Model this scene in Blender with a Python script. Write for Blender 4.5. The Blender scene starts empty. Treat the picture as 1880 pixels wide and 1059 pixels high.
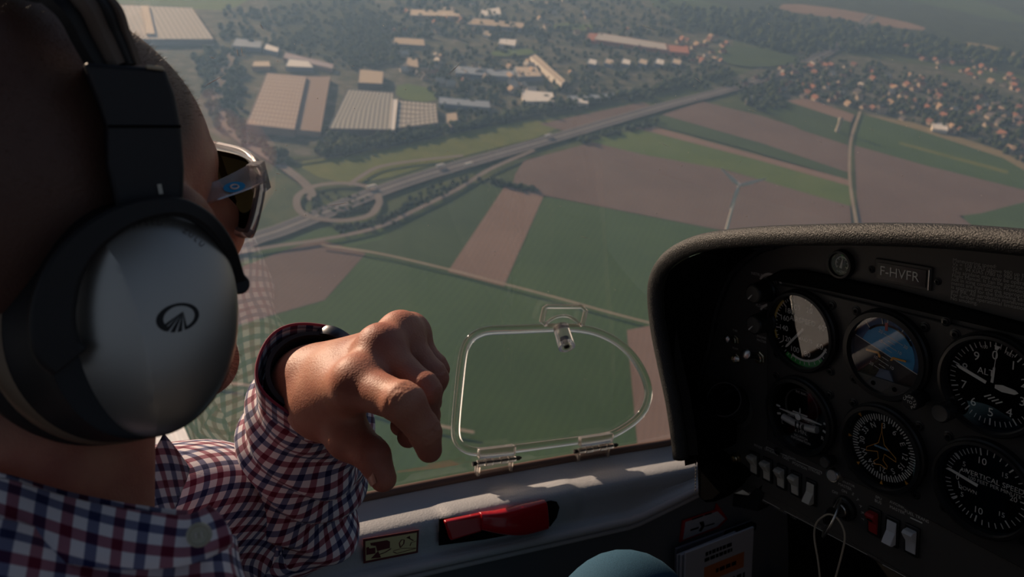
import bpy, bmesh, math, random
import numpy as np
from mathutils import Vector, Matrix
random.seed(7); RNG = np.random.default_rng(7)
SC = bpy.context.scene
COL = SC.collection
PI = math.pi
# ------------------------------------------------------------------ camera frame (fitted to the instrument grid)
FPX = 1455.0
YAW, PIT, ROL = 1.072, 0.255, -0.083
_cy, _sy = math.cos(YAW), math.sin(YAW)
CF = np.array([-_sy*math.cos(PIT), _cy*math.cos(PIT), -math.sin(PIT)])
_r0 = np.array([_cy, _sy, 0.0]); _u0 = np.cross(_r0, CF)
CR = math.cos(ROL)*_r0 + math.sin(ROL)*_u0
CU = -math.sin(ROL)*_r0 + math.cos(ROL)*_u0
def ray(u, v): return CR*(u-940)/FPX - CU*(v-529.5)/FPX + CF
def P(u, v, d): return ray(u, v)*d                     # point seen at (u,v), d metres deep
def onX(u, v, X): r = ray(u, v); return r*X/r[0]        # ... on the side-wall plane
def onY(u, v, Y): r = ray(u, v); return r*Y/r[1]        # ... on a plane parallel to the panel
cam = bpy.data.cameras.new('camera'); co = bpy.data.objects.new('camera', cam); COL.objects.link(co)
cam.sensor_width = 36; cam.lens = FPX/1880*36; cam.clip_start = .01; cam.clip_end = 200000
M3 = Matrix(((CR[0], CU[0], -CF[0]), (CR[1], CU[1], -CF[1]), (CR[2], CU[2], -CF[2])))
co.matrix_world = M3.to_4x4()
cam.dof.use_dof = True; cam.dof.focus_distance = .62; cam.dof.aperture_fstop = 11
SC.camera = co
# earth frame: the aircraft flies banked, so the ground plane is tilted against the cabin
NAD = CR*(-283)/FPX - CU*2398/FPX + CF; NAD /= np.linalg.norm(NAD)
EUP = -NAD
EFW = CF - EUP*(CF@EUP); EFW /= np.linalg.norm(EFW)
ERT = np.cross(EFW, EUP)
ALT = 490.0
ORG = NAD*ALT
ME = Matrix(((ERT[0], EFW[0], EUP[0], ORG[0]), (ERT[1], EFW[1], EUP[1], ORG[1]), (ERT[2], EFW[2], EUP[2], ORG[2]), (0, 0, 0, 1)))
def G(u, v, h=0.0):
    r = ray(u, v); t = (ALT-h)/(r@NAD); p = r*t
    return (p@ERT, p@EFW)
# ------------------------------------------------------------------ materials
def nt(name):
    m = bpy.data.materials.new(name); m.use_nodes = True
    t = m.node_tree; b = t.nodes['Principled BSDF']; return m, t, b
def N(t, ty, **k):
    n = t.nodes.new(ty)
    for a, b in k.items(): setattr(n, a, b)
    return n
def mat(name, c, rough=.5, metal=0, var=0, vscale=40, bump=0, bscale=200, coat=0, spec=.5, c2=None, detail=4, coord='Object', sss=0, trans=0, ior=1.45, bdist=.001):
    m, t, b = nt(name); L = t.links
    b.inputs['Base Color'].default_value = (*c, 1); b.inputs['Roughness'].default_value = rough
    b.inputs['Metallic'].default_value = metal; b.inputs['Coat Weight'].default_value = coat
    b.inputs['Specular IOR Level'].default_value = spec; b.inputs['IOR'].default_value = ior
    b.inputs['Transmission Weight'].default_value = trans
    if sss:
        b.inputs['Subsurface Weight'].default_value = sss; b.inputs['Subsurface Radius'].default_value = (1, .35, .2); b.inputs['Subsurface Scale'].default_value = .006
    tc = N(t, 'ShaderNodeTexCoord')
    if var or c2:
        n = N(t, 'ShaderNodeTexNoise'); n.inputs['Scale'].default_value = vscale; n.inputs['Detail'].default_value = detail
        L.new(tc.outputs[coord], n.inputs['Vector'])
        r = N(t, 'ShaderNodeValToRGB'); r.color_ramp.elements[0].position = .35; r.color_ramp.elements[1].position = .65
        d = c2 or tuple(x*(1-var) for x in c)
        r.color_ramp.elements[0].color = (*d, 1); r.color_ramp.elements[1].color = (*[min(1, x*(1+var)) for x in c], 1)
        L.new(n.outputs['Fac'], r.inputs['Fac']); L.new(r.outputs['Color'], b.inputs['Base Color'])
    if bump:
        n = N(t, 'ShaderNodeTexNoise'); n.inputs['Scale'].default_value = bscale; n.inputs['Detail'].default_value = 3
        L.new(tc.outputs[coord], n.inputs['Vector'])
        k = N(t, 'ShaderNodeBump'); k.inputs['Strength'].default_value = bump; k.inputs['Distance'].default_value = bdist
        L.new(n.outputs['Fac'], k.inputs['Height']); L.new(k.outputs['Normal'], b.inputs['Normal'])
    return m
def thin_glass(name, tint=(1, 1, 1), refl=1.0, rough=.0, ior=1.49, haze=0.0):
    m, t, b = nt(name); L = t.links; t.nodes.remove(b)
    o = t.nodes['Material Output']
    tr = N(t, 'ShaderNodeBsdfTransparent'); tr.inputs['Color'].default_value = (*tint, 1)
    gl = N(t, 'ShaderNodeBsdfGlossy'); gl.inputs['Roughness'].default_value = rough
    ge = N(t, 'ShaderNodeNewGeometry'); dt = N(t, 'ShaderNodeVectorMath', operation='DOT_PRODUCT'); L.new(ge.outputs['Normal'], dt.inputs[0]); L.new(ge.outputs['Incoming'], dt.inputs[1])
    ab = N(t, 'ShaderNodeMath', operation='ABSOLUTE'); L.new(dt.outputs['Value'], ab.inputs[0])
    om = N(t, 'ShaderNodeMath', operation='SUBTRACT'); om.inputs[0].default_value = 1; L.new(ab.outputs[0], om.inputs[1])
    pw = N(t, 'ShaderNodeMath', operation='POWER'); pw.inputs[1].default_value = 5; L.new(om.outputs[0], pw.inputs[0])
    f0 = 2*((ior-1)/(ior+1))**2
    fr = N(t, 'ShaderNodeMath', operation='MULTIPLY_ADD'); fr.inputs[1].default_value = 1-f0; fr.inputs[2].default_value = f0; L.new(pw.outputs[0], fr.inputs[0])
    mu = N(t, 'ShaderNodeMath', operation='MULTIPLY'); mu.inputs[1].default_value = refl; mu.use_clamp = True
    mx = N(t, 'ShaderNodeMixShader')
    L.new(fr.outputs[0], mu.inputs[0]); L.new(mu.outputs[0], mx.inputs[0]); L.new(tr.outputs[0], mx.inputs[1]); L.new(gl.outputs[0], mx.inputs[2])
    out = mx
    if haze:
        df = N(t, 'ShaderNodeBsdfDiffuse'); df.inputs['Color'].default_value = (.7, .7, .7, 1)
        m2 = N(t, 'ShaderNodeMixShader'); m2.inputs[0].default_value = haze
        L.new(mx.outputs[0], m2.inputs[1]); L.new(df.outputs[0], m2.inputs[2]); out = m2
    L.new(out.outputs[0], o.inputs['Surface'])
    return m
# ------------------------------------------------------------------ mesh helper
class MB:
    def __init__(s): s.v = []; s.f = []; s.m = []; s.uv = []; s.hasuv = False
    def add(s, vs, fs, mi=0, uvs=None):
        k = len(s.v); s.v += [tuple(float(c) for c in p) for p in vs]
        for i, f in enumerate(fs):
            s.f.append(tuple(k+j for j in f)); s.m.append(mi)
            if uvs is not None: s.uv.append([uvs[j] for j in f]); s.hasuv = True
            else: s.uv.append(None)
        return s
    def box(s, c, d, mi=0, rot=None):
        vs = [np.array([x*d[0]/2, y*d[1]/2, z*d[2]/2]) for x in (-1, 1) for y in (-1, 1) for z in (-1, 1)]
        if rot is not None: vs = [np.array(rot) @ p for p in vs]
        return s.add([p+np.array(c) for p in vs], [(0, 1, 3, 2), (4, 6, 7, 5), (0, 4, 5, 1), (2, 3, 7, 6), (0, 2, 6, 4), (1, 5, 7, 3)], mi)
    def lathe(s, prof, o=(0, 0, 0), a=(0, -1, 0), e=None, n=40, mi=0, sx=1, sy=1, closed=False):
        # prof: (radius, height along a)
        a = np.array(a, float); a /= np.linalg.norm(a)
        e = np.array(e if e is not None else ((0, 0, 1) if abs(a[2]) < .9 else (1, 0, 0)), float); e -= a*(a@e); e /= np.linalg.norm(e)
        g = np.cross(a, e); o = np.array(o, float); vs = []; fs = []
        for r, h in prof:
            for k in range(n):
                t = 2*PI*k/n; vs.append(o+a*h+e*(r*sy*math.cos(t))+g*(r*sx*math.sin(t)))
        q = len(prof)
        for i in range(q-1):
            for k in range(n): fs.append((i*n+k, i*n+(k+1) % n, (i+1)*n+(k+1) % n, (i+1)*n+k))
        if not closed:
            if prof[0][0] > 1e-9: fs.append(tuple(range(n))[::-1])
            if prof[-1][0] > 1e-9: fs.append(tuple((q-1)*n+k for k in range(n)))
        else:
            for k in range(n): fs.append(((q-1)*n+k, (q-1)*n+(k+1) % n, (k+1) % n, k))
        return s.add(vs, fs, mi)
    def tube(s, pts, r, n=12, mi=0, closed=False, up=None, prof=None, cap=True, uvs=None, rfun=None):
        pts = [np.array(p, float) for p in pts]; q = len(pts)
        rs = r if hasattr(r, '__len__') else [r]*q
        vs = []; fs = []; uv = []
        T = []
        for i in range(q):
            a = pts[(i-1) % q] if (closed or i > 0) else pts[0]; b = pts[(i+1) % q] if (closed or i < q-1) else pts[-1]
            d = b-a; T.append(d/(np.linalg.norm(d)+1e-12))
        if up is None:
            up = np.array([0, 0, 1.]) if abs(T[0][2]) < .9 else np.array([1., 0, 0])
            fix = False
        else: fix = True
        e = np.array(up, float); L = 0; n2 = len(prof) if prof is not None else n
        for i in range(q):
            if fix: e = np.array(up, float)
            e = e-T[i]*(T[i]@e); e /= np.linalg.norm(e); g = np.cross(T[i], e)
            if i: L += np.linalg.norm(pts[i]-pts[i-1])
            for k in range(n2):
                if prof is not None: a, b = prof[k]; vs.append(pts[i]+(g*a+e*b)*rs[i])
                else:
                    t = 2*PI*k/n; rr = rs[i]
                    if rfun: rr = rfun(L, t, rr)
                    vs.append(pts[i]+(g*math.sin(t)+e*math.cos(t))*rr)
        m = n2
        for i in range(q if closed else q-1):
            for k in range(m):
                j = (i+1) % q; fs.append((i*m+k, i*m+(k+1) % m, j*m+(k+1) % m, j*m+k))
        if not closed and cap: fs.append(tuple(range(m))[::-1]); fs.append(tuple((q-1)*m+k for k in range(m)))
        return s.add(vs, fs, mi)
    def grid(s, A, mi=0, UV=None, wrap=False):
        A = np.asarray(A); a, b = A.shape[:2]; vs = A.reshape(-1, 3); fs = []
        for i in range(a-1):
            for k in range(b if wrap else b-1): fs.append((i*b+k, i*b+(k+1) % b, (i+1)*b+(k+1) % b, (i+1)*b+k))
        return s.add(vs, fs, mi, None if UV is None else [tuple(x) for x in np.asarray(UV).reshape(-1, 2)])
    def prism(s, poly, n0, n1, fr=None, mi=0):
        # poly in (u,v) -> x,z ; extruded along -y between n0 and n1
        q = len(poly); fr = fr or (lambda u, v, n: (u, -n, v))
        vs = [fr(u, v, n0) for u, v in poly]+[fr(u, v, n1) for u, v in poly]
        fs = [tuple(range(q))[::-1], tuple(range(q, 2*q))]+[(i, (i+1) % q, q+(i+1) % q, q+i) for i in range(q)]
        return s.add(vs, fs, mi)
    def text(s, body, u, v, size, n=.0004, ang=0, fr=None, align='CENTER', mi=0, sx=1.0, bold=0.0):
        fr = fr or (lambda a, b, c: (a, -c, b))
        vs, fs = text_mesh(body, align, bold)
        c, d = math.cos(ang), math.sin(ang)
        return s.add([fr(u+(x*sx*c-y*d)*size, v+(x*sx*d+y*c)*size, n) for x, y in vs], fs, mi)
    def build(s, name, mats, parent=None, smooth=40, loc=None, bevel=0, seg=2, subsurf=0, mw=None):
        me = bpy.data.meshes.new(name); me.from_pydata(s.v, [], s.f)
        if not isinstance(mats, (list, tuple)): mats = [mats]
        for x in mats: me.materials.append(x)
        me.polygons.foreach_set('material_index', s.m)
        if s.hasuv:
            ul = me.uv_layers.new(name='UVMap'); d = ul.data
            for p, q in zip(me.polygons, s.uv):
                if q is None: continue
                for li, w in zip(p.loop_indices, q): d[li].uv = w
        bm = bmesh.new(); bm.from_mesh(me)
        bmesh.ops.recalc_face_normals(bm, faces=bm.faces); bm.to_mesh(me); bm.free()
        if smooth:
            me.shade_smooth()
            if smooth < 180: me.set_sharp_from_angle(angle=math.radians(smooth))
        o = bpy.data.objects.new(name, me); COL.objects.link(o)
        if parent is not None: o.parent = parent
        if loc is not None: o.location = loc
        if mw is not None: o.matrix_world = mw
        if bevel:
            b = o.modifiers.new('bevel', 'BEVEL'); b.width = bevel; b.segments = seg; b.limit_method = 'ANGLE'; b.angle_limit = math.radians(35)
        if subsurf:
            b = o.modifiers.new('subd', 'SUBSURF'); b.levels = b.render_levels = subsurf
        return o
_TX = {}
def text_mesh(body, align, bold):
    k = (body, align, bold)
    if k not in _TX:
        c = bpy.data.curves.new('t', 'FONT'); c.body = body; c.size = 1; c.align_x = align; c.align_y = 'CENTER'; c.offset = bold; c.resolution_u = 4
        o = bpy.data.objects.new('t', c); COL.objects.link(o)
        bpy.context.view_layer.update()
        me = bpy.data.meshes.new_from_object(o.evaluated_get(bpy.context.evaluated_depsgraph_get()))
        _TX[k] = ([(v.co.x, v.co.y) for v in me.vertices], [tuple(p.vertices) for p in me.polygons])
        bpy.data.objects.remove(o); bpy.data.curves.remove(c); bpy.data.meshes.remove(me)
    return _TX[k]
def tag(o, label, cat=None, group=None, kind=None):
    o['label'] = label
    if cat: o['category'] = cat
    if group: o['group'] = group
    if kind: o['kind'] = kind
    return o
def thing(name, label, cat, loc=(0, 0, 0), group=None):
    o = bpy.data.objects.new(name, None); COL.objects.link(o); o.location = tuple(float(x) for x in loc); o.empty_display_size = .02
    return tag(o, label, cat, group)
def chaikin(p, it=2, closed=False):
    p = np.asarray(p, float)
    for _ in range(it):
        if closed: a = p; b = np.roll(p, -1, 0)
        else: a = p[:-1]; b = p[1:]
        q = np.empty((2*len(a), p.shape[1])); q[0::2] = .75*a+.25*b; q[1::2] = .25*a+.75*b
        p = q if closed else np.vstack([p[:1], q, p[-1:]])
    return p
def spline(pts, n):
    # Catmull-Rom resample
    p = np.asarray(pts, float); q = np.vstack([2*p[0]-p[1], p, 2*p[-1]-p[-2]]); out = []
    for t in np.linspace(0, len(p)-1-1e-9, n):
        i = int(t); f = t-i; a, b, c, d = q[i:i+4]
        out.append(.5*(2*b+(c-a)*f+(2*a-5*b+4*c-d)*f*f+(3*b-a-3*c+d)*f**3))
    return np.array(out)
# ------------------------------------------------------------------ signed distance bodies -> one mesh (surface nets)
def sd_cone(p, a, b, r1, r2):
    a = np.asarray(a, np.float32); b = np.asarray(b, np.float32); d = b-a; L2 = float(d@d)
    t = np.clip(((p-a)@d)/L2, 0, 1)
    return np.linalg.norm(p-a-t[..., None]*d, axis=-1)-(r1+(r2-r1)*t)
def sd_ell(p, c, r, fr=None):
    q = p-np.asarray(c, np.float32)
    if fr is not None: q = q@np.asarray(fr, np.float32).T
    r = np.asarray(r, np.float32); k0 = np.linalg.norm(q/r, axis=-1); k1 = np.linalg.norm(q/(r*r), axis=-1)
    return k0*(k0-1)/(k1+1e-9)
def smin(a, b, k):
    h = np.clip(.5+.5*(b-a)/k, 0, 1); return b+(a-b)*h-k*h*(1-h)
def surface_nets(fn, lo, hi, h):
    lo = np.asarray(lo, float); hi = np.asarray(hi, float); n = np.ceil((hi-lo)/h).astype(int)+1
    D = np.empty(n, np.float32); ys = (lo[1]+h*np.arange(n[1])).astype(np.float32); zs = (lo[2]+h*np.arange(n[2])).astype(np.float32)
    step = max(1, int(300000/(n[1]*n[2])))
    for i in range(0, n[0], step):
        xs = (lo[0]+h*np.arange(i, min(n[0], i+step))).astype(np.float32)
        p = np.stack(np.meshgrid(xs, ys, zs, indexing='ij'), -1); D[i:i+len(xs)] = fn(p)
    S = D < 0
    c = S[:-1, :-1, :-1].astype(np.int8)
    tot = np.zeros(np.array(n)-1, np.int8)
    for a in (0, 1):
        for b in (0, 1):
            for e in (0, 1): tot += S[a:n[0]-1+a, b:n[1]-1+b, e:n[2]-1+e]
    act = (tot > 0) & (tot < 8); idx = np.full(act.shape, -1, np.int64); I = np.argwhere(act); idx[act] = np.arange(len(I))
    acc = np.zeros((len(I), 3)); cnt = np.zeros(len(I))
    cor = [(a, b, e) for a in (0, 1) for b in (0, 1) for e in (0, 1)]
    for a in cor:
        for ax in range(3):
            if a[ax]: continue
            b = list(a); b[ax] = 1
            va = D[I[:, 0]+a[0], I[:, 1]+a[1], I[:, 2]+a[2]]; vb = D[I[:, 0]+b[0], I[:, 1]+b[1], I[:, 2]+b[2]]
            m = (va < 0) != (vb < 0); t = np.where(m, va/(va-vb+1e-12), 0)
            q = np.tile(np.array(a, float), (len(I), 1)); q[:, ax] += t
            acc[m] += q[m]; cnt[m] += 1
    V = lo+(I+acc/cnt[:, None])*h; F = []
    for ax in range(3):
        o1, o2 = [(1, 2), (2, 0), (0, 1)][ax]
        sl0 = [slice(None)]*3; sl1 = [slice(None)]*3; sl0[ax] = slice(0, -1); sl1[ax] = slice(1, None)
        ch = S[tuple(sl0)] != S[tuple(sl1)]; E = np.argwhere(ch)
        ok = (E[:, o1] > 0) & (E[:, o2] > 0) & (E[:, o1] < n[o1]-1) & (E[:, o2] < n[o2]-1); E = E[ok]
        def cell(d1, d2):
            q = E.copy(); q[:, o1] += d1; q[:, o2] += d2; return idx[q[:, 0], q[:, 1], q[:, 2]]
        Q = np.stack([cell(-1, -1), cell(0, -1), cell(0, 0), cell(-1, 0)], 1)
        fl = ~S[E[:, 0], E[:, 1], E[:, 2]]; Q[fl] = Q[fl][:, ::-1]; F.append(Q)
    return V, np.vstack(F)
# ================================================================== materials
M_LEATH = mat('black_leather', (.020, .019, .018), .36, bump=.9, bscale=900, bdist=.0012, spec=.5)
M_PANEL = mat('panel_black', (.066, .060, .054), .5, bump=.10, bscale=2500, bdist=.0003, spec=.35)
M_PLATE = mat('plate_black', (.040, .037, .034), .42, bump=.08, bscale=2500, bdist=.0003, spec=.35)
M_BLACK = mat('black_plastic', (.014, .014, .014), .38, spec=.4)
M_MATTE = mat('matte_black', (.005, .005, .005), .85, spec=.1)
M_DIAL = mat('dial_black', (.007, .007, .009), .7, spec=.2)
M_WHITE = mat('print_white', (.62, .60, .55), .6)
M_GREY = mat('print_grey', (.58, .56, .50), .7)
M_DIM = mat('print_dim', (.10, .095, .085), .7)
M_ORANGE = mat('print_orange', (.75, .32, .04), .5)
M_GREEN = mat('print_green', (.03, .28, .05), .5)
M_YELL = mat('print_yellow', (.55, .38, .08), .5)
M_SKY = mat('horizon_blue', (.02, .26, .52), .5)
M_SKYD = mat('horizon_dark_blue', (.012, .075, .19), .5)
M_EARTH = mat('horizon_brown', (.022, .014, .011), .6)
M_STEEL = mat('steel', (.55, .53, .50), .28, metal=1)
M_BRASS = mat('nickel_nut', (.60, .50, .34), .3, metal=1)
M_IVORY = mat('ivory_plastic', (.52, .49, .42), .42)
M_WPLAS = mat('white_plastic', (.55, .55, .56), .45)
M_REDPL = mat('red_plastic', (.36, .02, .022), .35)
M_RED = mat('red_handle_gloss', (.42, .008, .014), .22, coat=.5)
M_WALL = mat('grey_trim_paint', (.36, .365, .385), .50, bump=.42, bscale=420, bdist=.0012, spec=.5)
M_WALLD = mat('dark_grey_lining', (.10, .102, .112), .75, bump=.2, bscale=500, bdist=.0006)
M_CABIN = mat('cabin_lining', (.035, .035, .038), .9)
M_SEAL = mat('brown_rubber_seal', (.10, .058, .045), .55)
M_CHEEK = mat('shaded_black_leather', (.004, .004, .004), .9, bump=.3, bscale=900, bdist=.0005, spec=.02)  # black leather darkened and dulled for the shade under the hood
M_GLASS = thin_glass('instrument_glass', refl=.9)
M_CANOPY = thin_glass('canopy_acrylic', tint=(.93, .93, .93), refl=1.15, haze=.004)
M_PANE = thin_glass('vent_pane_acrylic', tint=(.90, .90, .90), refl=.35)
M_ACRYL = mat('clear_acrylic', (.93, .93, .92), .06, trans=1.0, ior=1.49)
M_ACRYL2 = mat('cut_acrylic', (.92, .87, .82), .10, trans=.90, ior=1.49)
M_PAPER = mat('white_paper', (.36, .35, .38), .8)
M_STICK = mat('cream_sticker', (.62, .52, .26), .55)
M_DRED = mat('dark_red_print', (.10, .008, .012), .6)
M_BROWNP = mat('orange_brown_print', (.40, .12, .035), .6)
# ================================================================== canopy glazing (one bubble)
XC, WC, HC = -.15, .607, .90
def zline(px, X):
    q = sorted([tuple(onX(u, v, X)[1:]) for u, v in px]); a = np.array(q); return a[:, 0], a[:, 1]
_sy_, _sz = zline([(560, 953), (690, 906), (905, 879), (1100, 844), (1228, 818)], -.75)
_ks = np.polyfit(_sy_, _sz, 2)
def zsill(y):
    y = np.asarray(y, float); a = np.clip(y, .0, .62); z = np.polyval(_ks, a); return z+(y-a)*-.10
def canopy_pt(y, a):
    # a from 0 (left sill) to pi (right sill)
    k = 1.0 if y < .62 else math.sqrt(max(0.0, 1-((y-.62)/.85)**2))
    c, s = math.cos(a), math.sin(a); p = 2/2.35
    x = XC-WC*k*math.copysign(abs(c)**p, c)
    z = float(zsill(y))-.03+(HC*k)*abs(s)**p
    return (x-.0, y, z)
mb = MB(); YS = list(np.linspace(-.55, .62, 30))+list(.62+.85*np.sin(np.linspace(0, PI/2, 26)[1:]))
AS = [PI*(.5-.5*math.cos(PI*t)) for t in np.linspace(0, 1, 72)]
mb.grid([[canopy_pt(y, a) for a in AS] for y in YS])
win = mb.build('window_1', M_CANOPY, smooth=180); tag(win, 'clear acrylic bubble canopy window of the cockpit', kind='structure')
def canopy_x(y, z):
    k = 1.0 if y < .62 else math.sqrt(max(1e-6, 1-((y-.62)/.85)**2))
    t = max(0.0, min(.999, (z-float(zsill(y))+.03)/(HC*k))); return XC-WC*k*(1-t**2.35)**(1/2.35)
def onC(u, v, off=0.0):
    X = -.75
    for _ in range(12):
        q = onX(u, v, X); X = canopy_x(q[1], q[2])+off
    return onX(u, v, X)
# scratches and dust specks in the acrylic
mb = MB()
SCR = [(372, 160, 412, 138), (477, 42, 484, 56), (435, 88, 437, 105), (443, 86, 445, 102), (1178, 46, 1204, 56), (1372, 200, 1390, 206), (1210, 262, 1232, 270), (1065, 434, 1083, 438), (1500, 258, 1512, 263), (1275, 142, 1288, 152), (600, 378, 640, 372), (505, 318, 516, 320), (1596, 236, 1606, 240), (1490, 370, 1500, 374), (1540, 375, 1552, 381), (905, 462, 912, 462), (820, 140, 850, 112), (384, 104, 396, 108)]
for i in range(100): 
    u, v = random.uniform(470, 1860), random.uniform(0, 400 if i % 2 else 800)
    if u > 1180 and v > 400: continue
    SCR.append((u, v, u+random.uniform(1, 3.5), v+random.uniform(-1, 2)))
for a, b, c, d in SCR:
    p, q = onC(a, b, .0015), onC(c, d, .0015); t = q-p; L = np.linalg.norm(t); t /= L; g = np.cross(t, [1, 0, .2]); g /= np.linalg.norm(g); w = .00028 if L > .004 else .0004
    mid = (p+q)/2; mb.add([p, mid+g*w, q, mid-g*w], [(0, 1, 2, 3)])
o = mb.build('scratches', mat('scratch_white', (.75, .7, .62), .5), win, smooth=0); o['kind'] = 'stuff'; o['label'] = 'fine scratches and dust specks'
# ================================================================== left side wall with ledge
YW = np.concatenate([np.linspace(-.5, .08, 10), np.linspace(.09, .72, 160), np.linspace(.73, 1.0, 6)])
_ty, _tz = zline([(640, 1057), (770, 1030), (900, 1003), (1040, 972), (1178, 941)], -.70)
_kt = np.polyfit(_ty, _tz, 1)
def ztrim(y): return np.polyval(_kt, np.clip(y, -.2, .52))+np.clip(y-.52, 0, 1)*.06
def bump_at(y):
    a = onX(805, 930, -.70)[1]; b = onX(1075, 890, -.70)[1]
    s = lambda t: t*t*(3-2*t)
    return s(np.clip((y-a)/.018, 0, 1))*s(np.clip((b-y)/.018, 0, 1))
XF = -.702
rows = []
for y in YW:
    zs, zt, bm_ = float(zsill(y)), float(ztrim(y)), float(bump_at(y)); h = zs-zt
    w = 1-np.clip((y-.58)/.2, 0, 1)*.0
    pr = [(-.764, zs-.012), (-.760, zs+.001), (-.752, zs+.002), (-.748, zs-.003), (-.742, zs-.0075), (-.735, zs-.0095), (-.725+.002*bm_, zs-.0095+.0025*bm_),
          (-.714+.003*bm_, zs-.0105+.004*bm_), (XF-.003+.006*bm_, zs-.014+.005*bm_), (XF+.006*bm_, zs-.024+.004*bm_), (XF+.005*bm_, zs-.030), (XF+.003*bm_, (zs-.030+zt+.010)/2), (XF+.001, zt+.010), (XF+.003, zt+.006), (XF+.010, zt+.004), (XF+.013, zt), (XF+.010, zt-.005), (XF+.002, zt-.007),
          (XF, zt-.016), (XF+.004, zt-.06), (XF+.012, zt-.16), (XF+.01, zt-.5)]
    rows.append([(x, y, z) for x, z in chaikin(pr, 2)])
mb = MB(); mb.grid(rows)
# lower lining takes the darker material
nb = len(rows[0])
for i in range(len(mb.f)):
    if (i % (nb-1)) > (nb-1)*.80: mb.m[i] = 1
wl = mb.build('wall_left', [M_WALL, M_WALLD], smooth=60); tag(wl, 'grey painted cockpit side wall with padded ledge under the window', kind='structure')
mb = MB(); mb.tube([(-.7545, y, float(zsill(y))+.0038) for y in np.linspace(-.4, .70, 60)], .0052, n=10)
tag(mb.build('trim_1', M_SEAL), 'brown rubber seal along the window sill', kind='structure')
M_TRIM = mat('trim_strip_lit', (.42, .39, .40), .5, bump=.2, bscale=500, bdist=.0005)  # paler than the wall: cabin light on the ridge put into the colour
mb = MB(); mb.tube([(XF+.0085, y, float(ztrim(y))-.002) for y in np.linspace(-.3, .72, 60)], 1, up=(1, 0, 0), prof=[(.0055*math.cos(2*PI*k/14), .0060*math.sin(2*PI*k/14)) for k in range(14)])
tag(mb.build('trim_2', M_TRIM, smooth=180), 'raised trim strip coloured as if lit along the side wall below the red handle', kind='structure')
mb = MB(); mb.tube([(XF+.007, y, float(ztrim(y))-.0125) for y in np.linspace(-.3, .72, 60)], .0032, n=10)
tag(mb.build('trim_3', M_TRIM, smooth=180), 'thin lower trim bead along the side wall', kind='structure')
# cabin shell that closes the cockpit out of frame
def shell(name, c, d, label):
    b = MB(); b.box(c, d); tag(b.build(name, M_MATTE if name == 'wall_front' else M_CABIN, smooth=0), label, kind='structure')  # firewall's shadow under the panel is put into its blacker material
shell('floor', (-.15, .2, -1.02), (1.5, 2.0, .03), 'dark cockpit floor')
shell('sky_blocker', (.01, -.15, .40), (.76, .95, .02), 'unseen dark panel added above the camera to block sky light')  # unseen panel, added to keep sky light off the cabin and head
shell('wall_right', (.50, .1, -.62), (.03, 1.9, .85), 'dark right cockpit wall')
shell('wall_back', (-.12, -.62, -.58), (1.36, .03, .94), 'dark rear bulkhead of the cockpit')
shell('wall_front', (-.15, .80, -.72), (1.15, .03, .56), 'dark firewall behind the instrument panel')
# ================================================================== red emergency handle
def FW(y, z, n=0.0): return (XF+.005+n, y, z)
mb = MB()
rec = [onX(u, v, XF+.006) for u, v in [(806, 953), (880, 942), (960, 930), (1012, 919), (1022, 921), (1027, 931), (1022, 950), (1010, 966), (960, 977), (890, 990), (806, 1001)]]
rc = [(p[1], p[2]) for p in rec]
mb.prism(rc, .0, .0012, lambda y, z, n: (XF+.0052+n, y, z))
hd = thing('door_handle', 'red emergency canopy handle in a black recess on the side wall', 'handle', onX(905, 960, XF+.006))
hl = Vector(hd.location)
def loc_build(mb, name, m, par, **k):
    off = np.array(par.location); mb.v = [tuple(np.array(p)-off) for p in mb.v]; return mb.build(name, m, par, **k)
loc_build(mb, 'recess', M_MATTE, hd, smooth=0)
# grip: pivot block plus swelling lever
mb = MB(); A = [onX(u, v, XF+.012) for u, v in [(816, 957), (884, 943), (884, 975), (826, 992)]]
mb.prism([(p[1], p[2]) for p in A], 0.001, .009, lambda y, z, n: (XF+.0052+n, y, z))
loc_build(mb, 'pivot_block', M_RED, hd, bevel=.0025, seg=3)
st = []
top = [(884, 944), (920, 938), (960, 928), (1004, 920)]; bot = [(884, 974), (920, 980), (960, 982), (1008, 973)]
tp = spline([onX(u, v, XF+.016) for u, v in top], 14); bt = spline([onX(u, v, XF+.016) for u, v in bot], 14)
G_ = []
for i in range(14):
    t = i/13; th = .010+.007*math.sin(t*PI*.8+.3); a, b = tp[i], bt[i]; sec = []
    for k in range(20):
        q = 2*PI*k/20; w = .5-.5*math.copysign(abs(math.cos(q))**.6, math.cos(q)); n = math.copysign(abs(math.sin(q))**.7, math.sin(q))
        sec.append((XF+.006+th*(.5+.5*n), a[1]*(1-w)+b[1]*w, a[2]*(1-w)+b[2]*w))
    G_.append(sec)
mb = MB(); mb.grid(G_, wrap=True); mb.f += [tuple(range(20)), tuple(range(13*20, 14*20))]; mb.m += [0, 0]; mb.uv += [None, None]
loc_build(mb, 'lever', M_RED, hd, smooth=60, bevel=.001)
# ================================================================== cream instruction placard on the wall
X0 = XF+.0035
q4 = [onX(u, v, X0) for u, v in [(666, 989), (769, 972), (767, 1014), (667, 1034)]]
stk = thing('placard', 'small cream placard with dark red drawings left of the red handle', 'placard', q4[0])
def SQ(s, t, n=0.0):
    p = (1-t)*((1-s)*q4[0]+s*q4[1])+t*((1-s)*q4[3]+s*q4[2]); return p+np.array([.0006+n, 0, 0])
def quadpoly(mb, pts, n, fn, mi=0, th=.0002): mb.prism(pts, n-th, n, lambda s, t, k: fn(s, t, k), mi)
mb = MB(); quadpoly(mb, [(0, 0), (1, 0), (1, 1), (0, 1)], 0.0, SQ, th=.0006); loc_build(mb, 'border', M_DRED, stk, smooth=0)
mb = MB(); quadpoly(mb, [(.04, .1), (.96, .1), (.96, .9), (.04, .9)], .0003, SQ); loc_build(mb, 'plate', M_STICK, stk, smooth=0)
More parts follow.
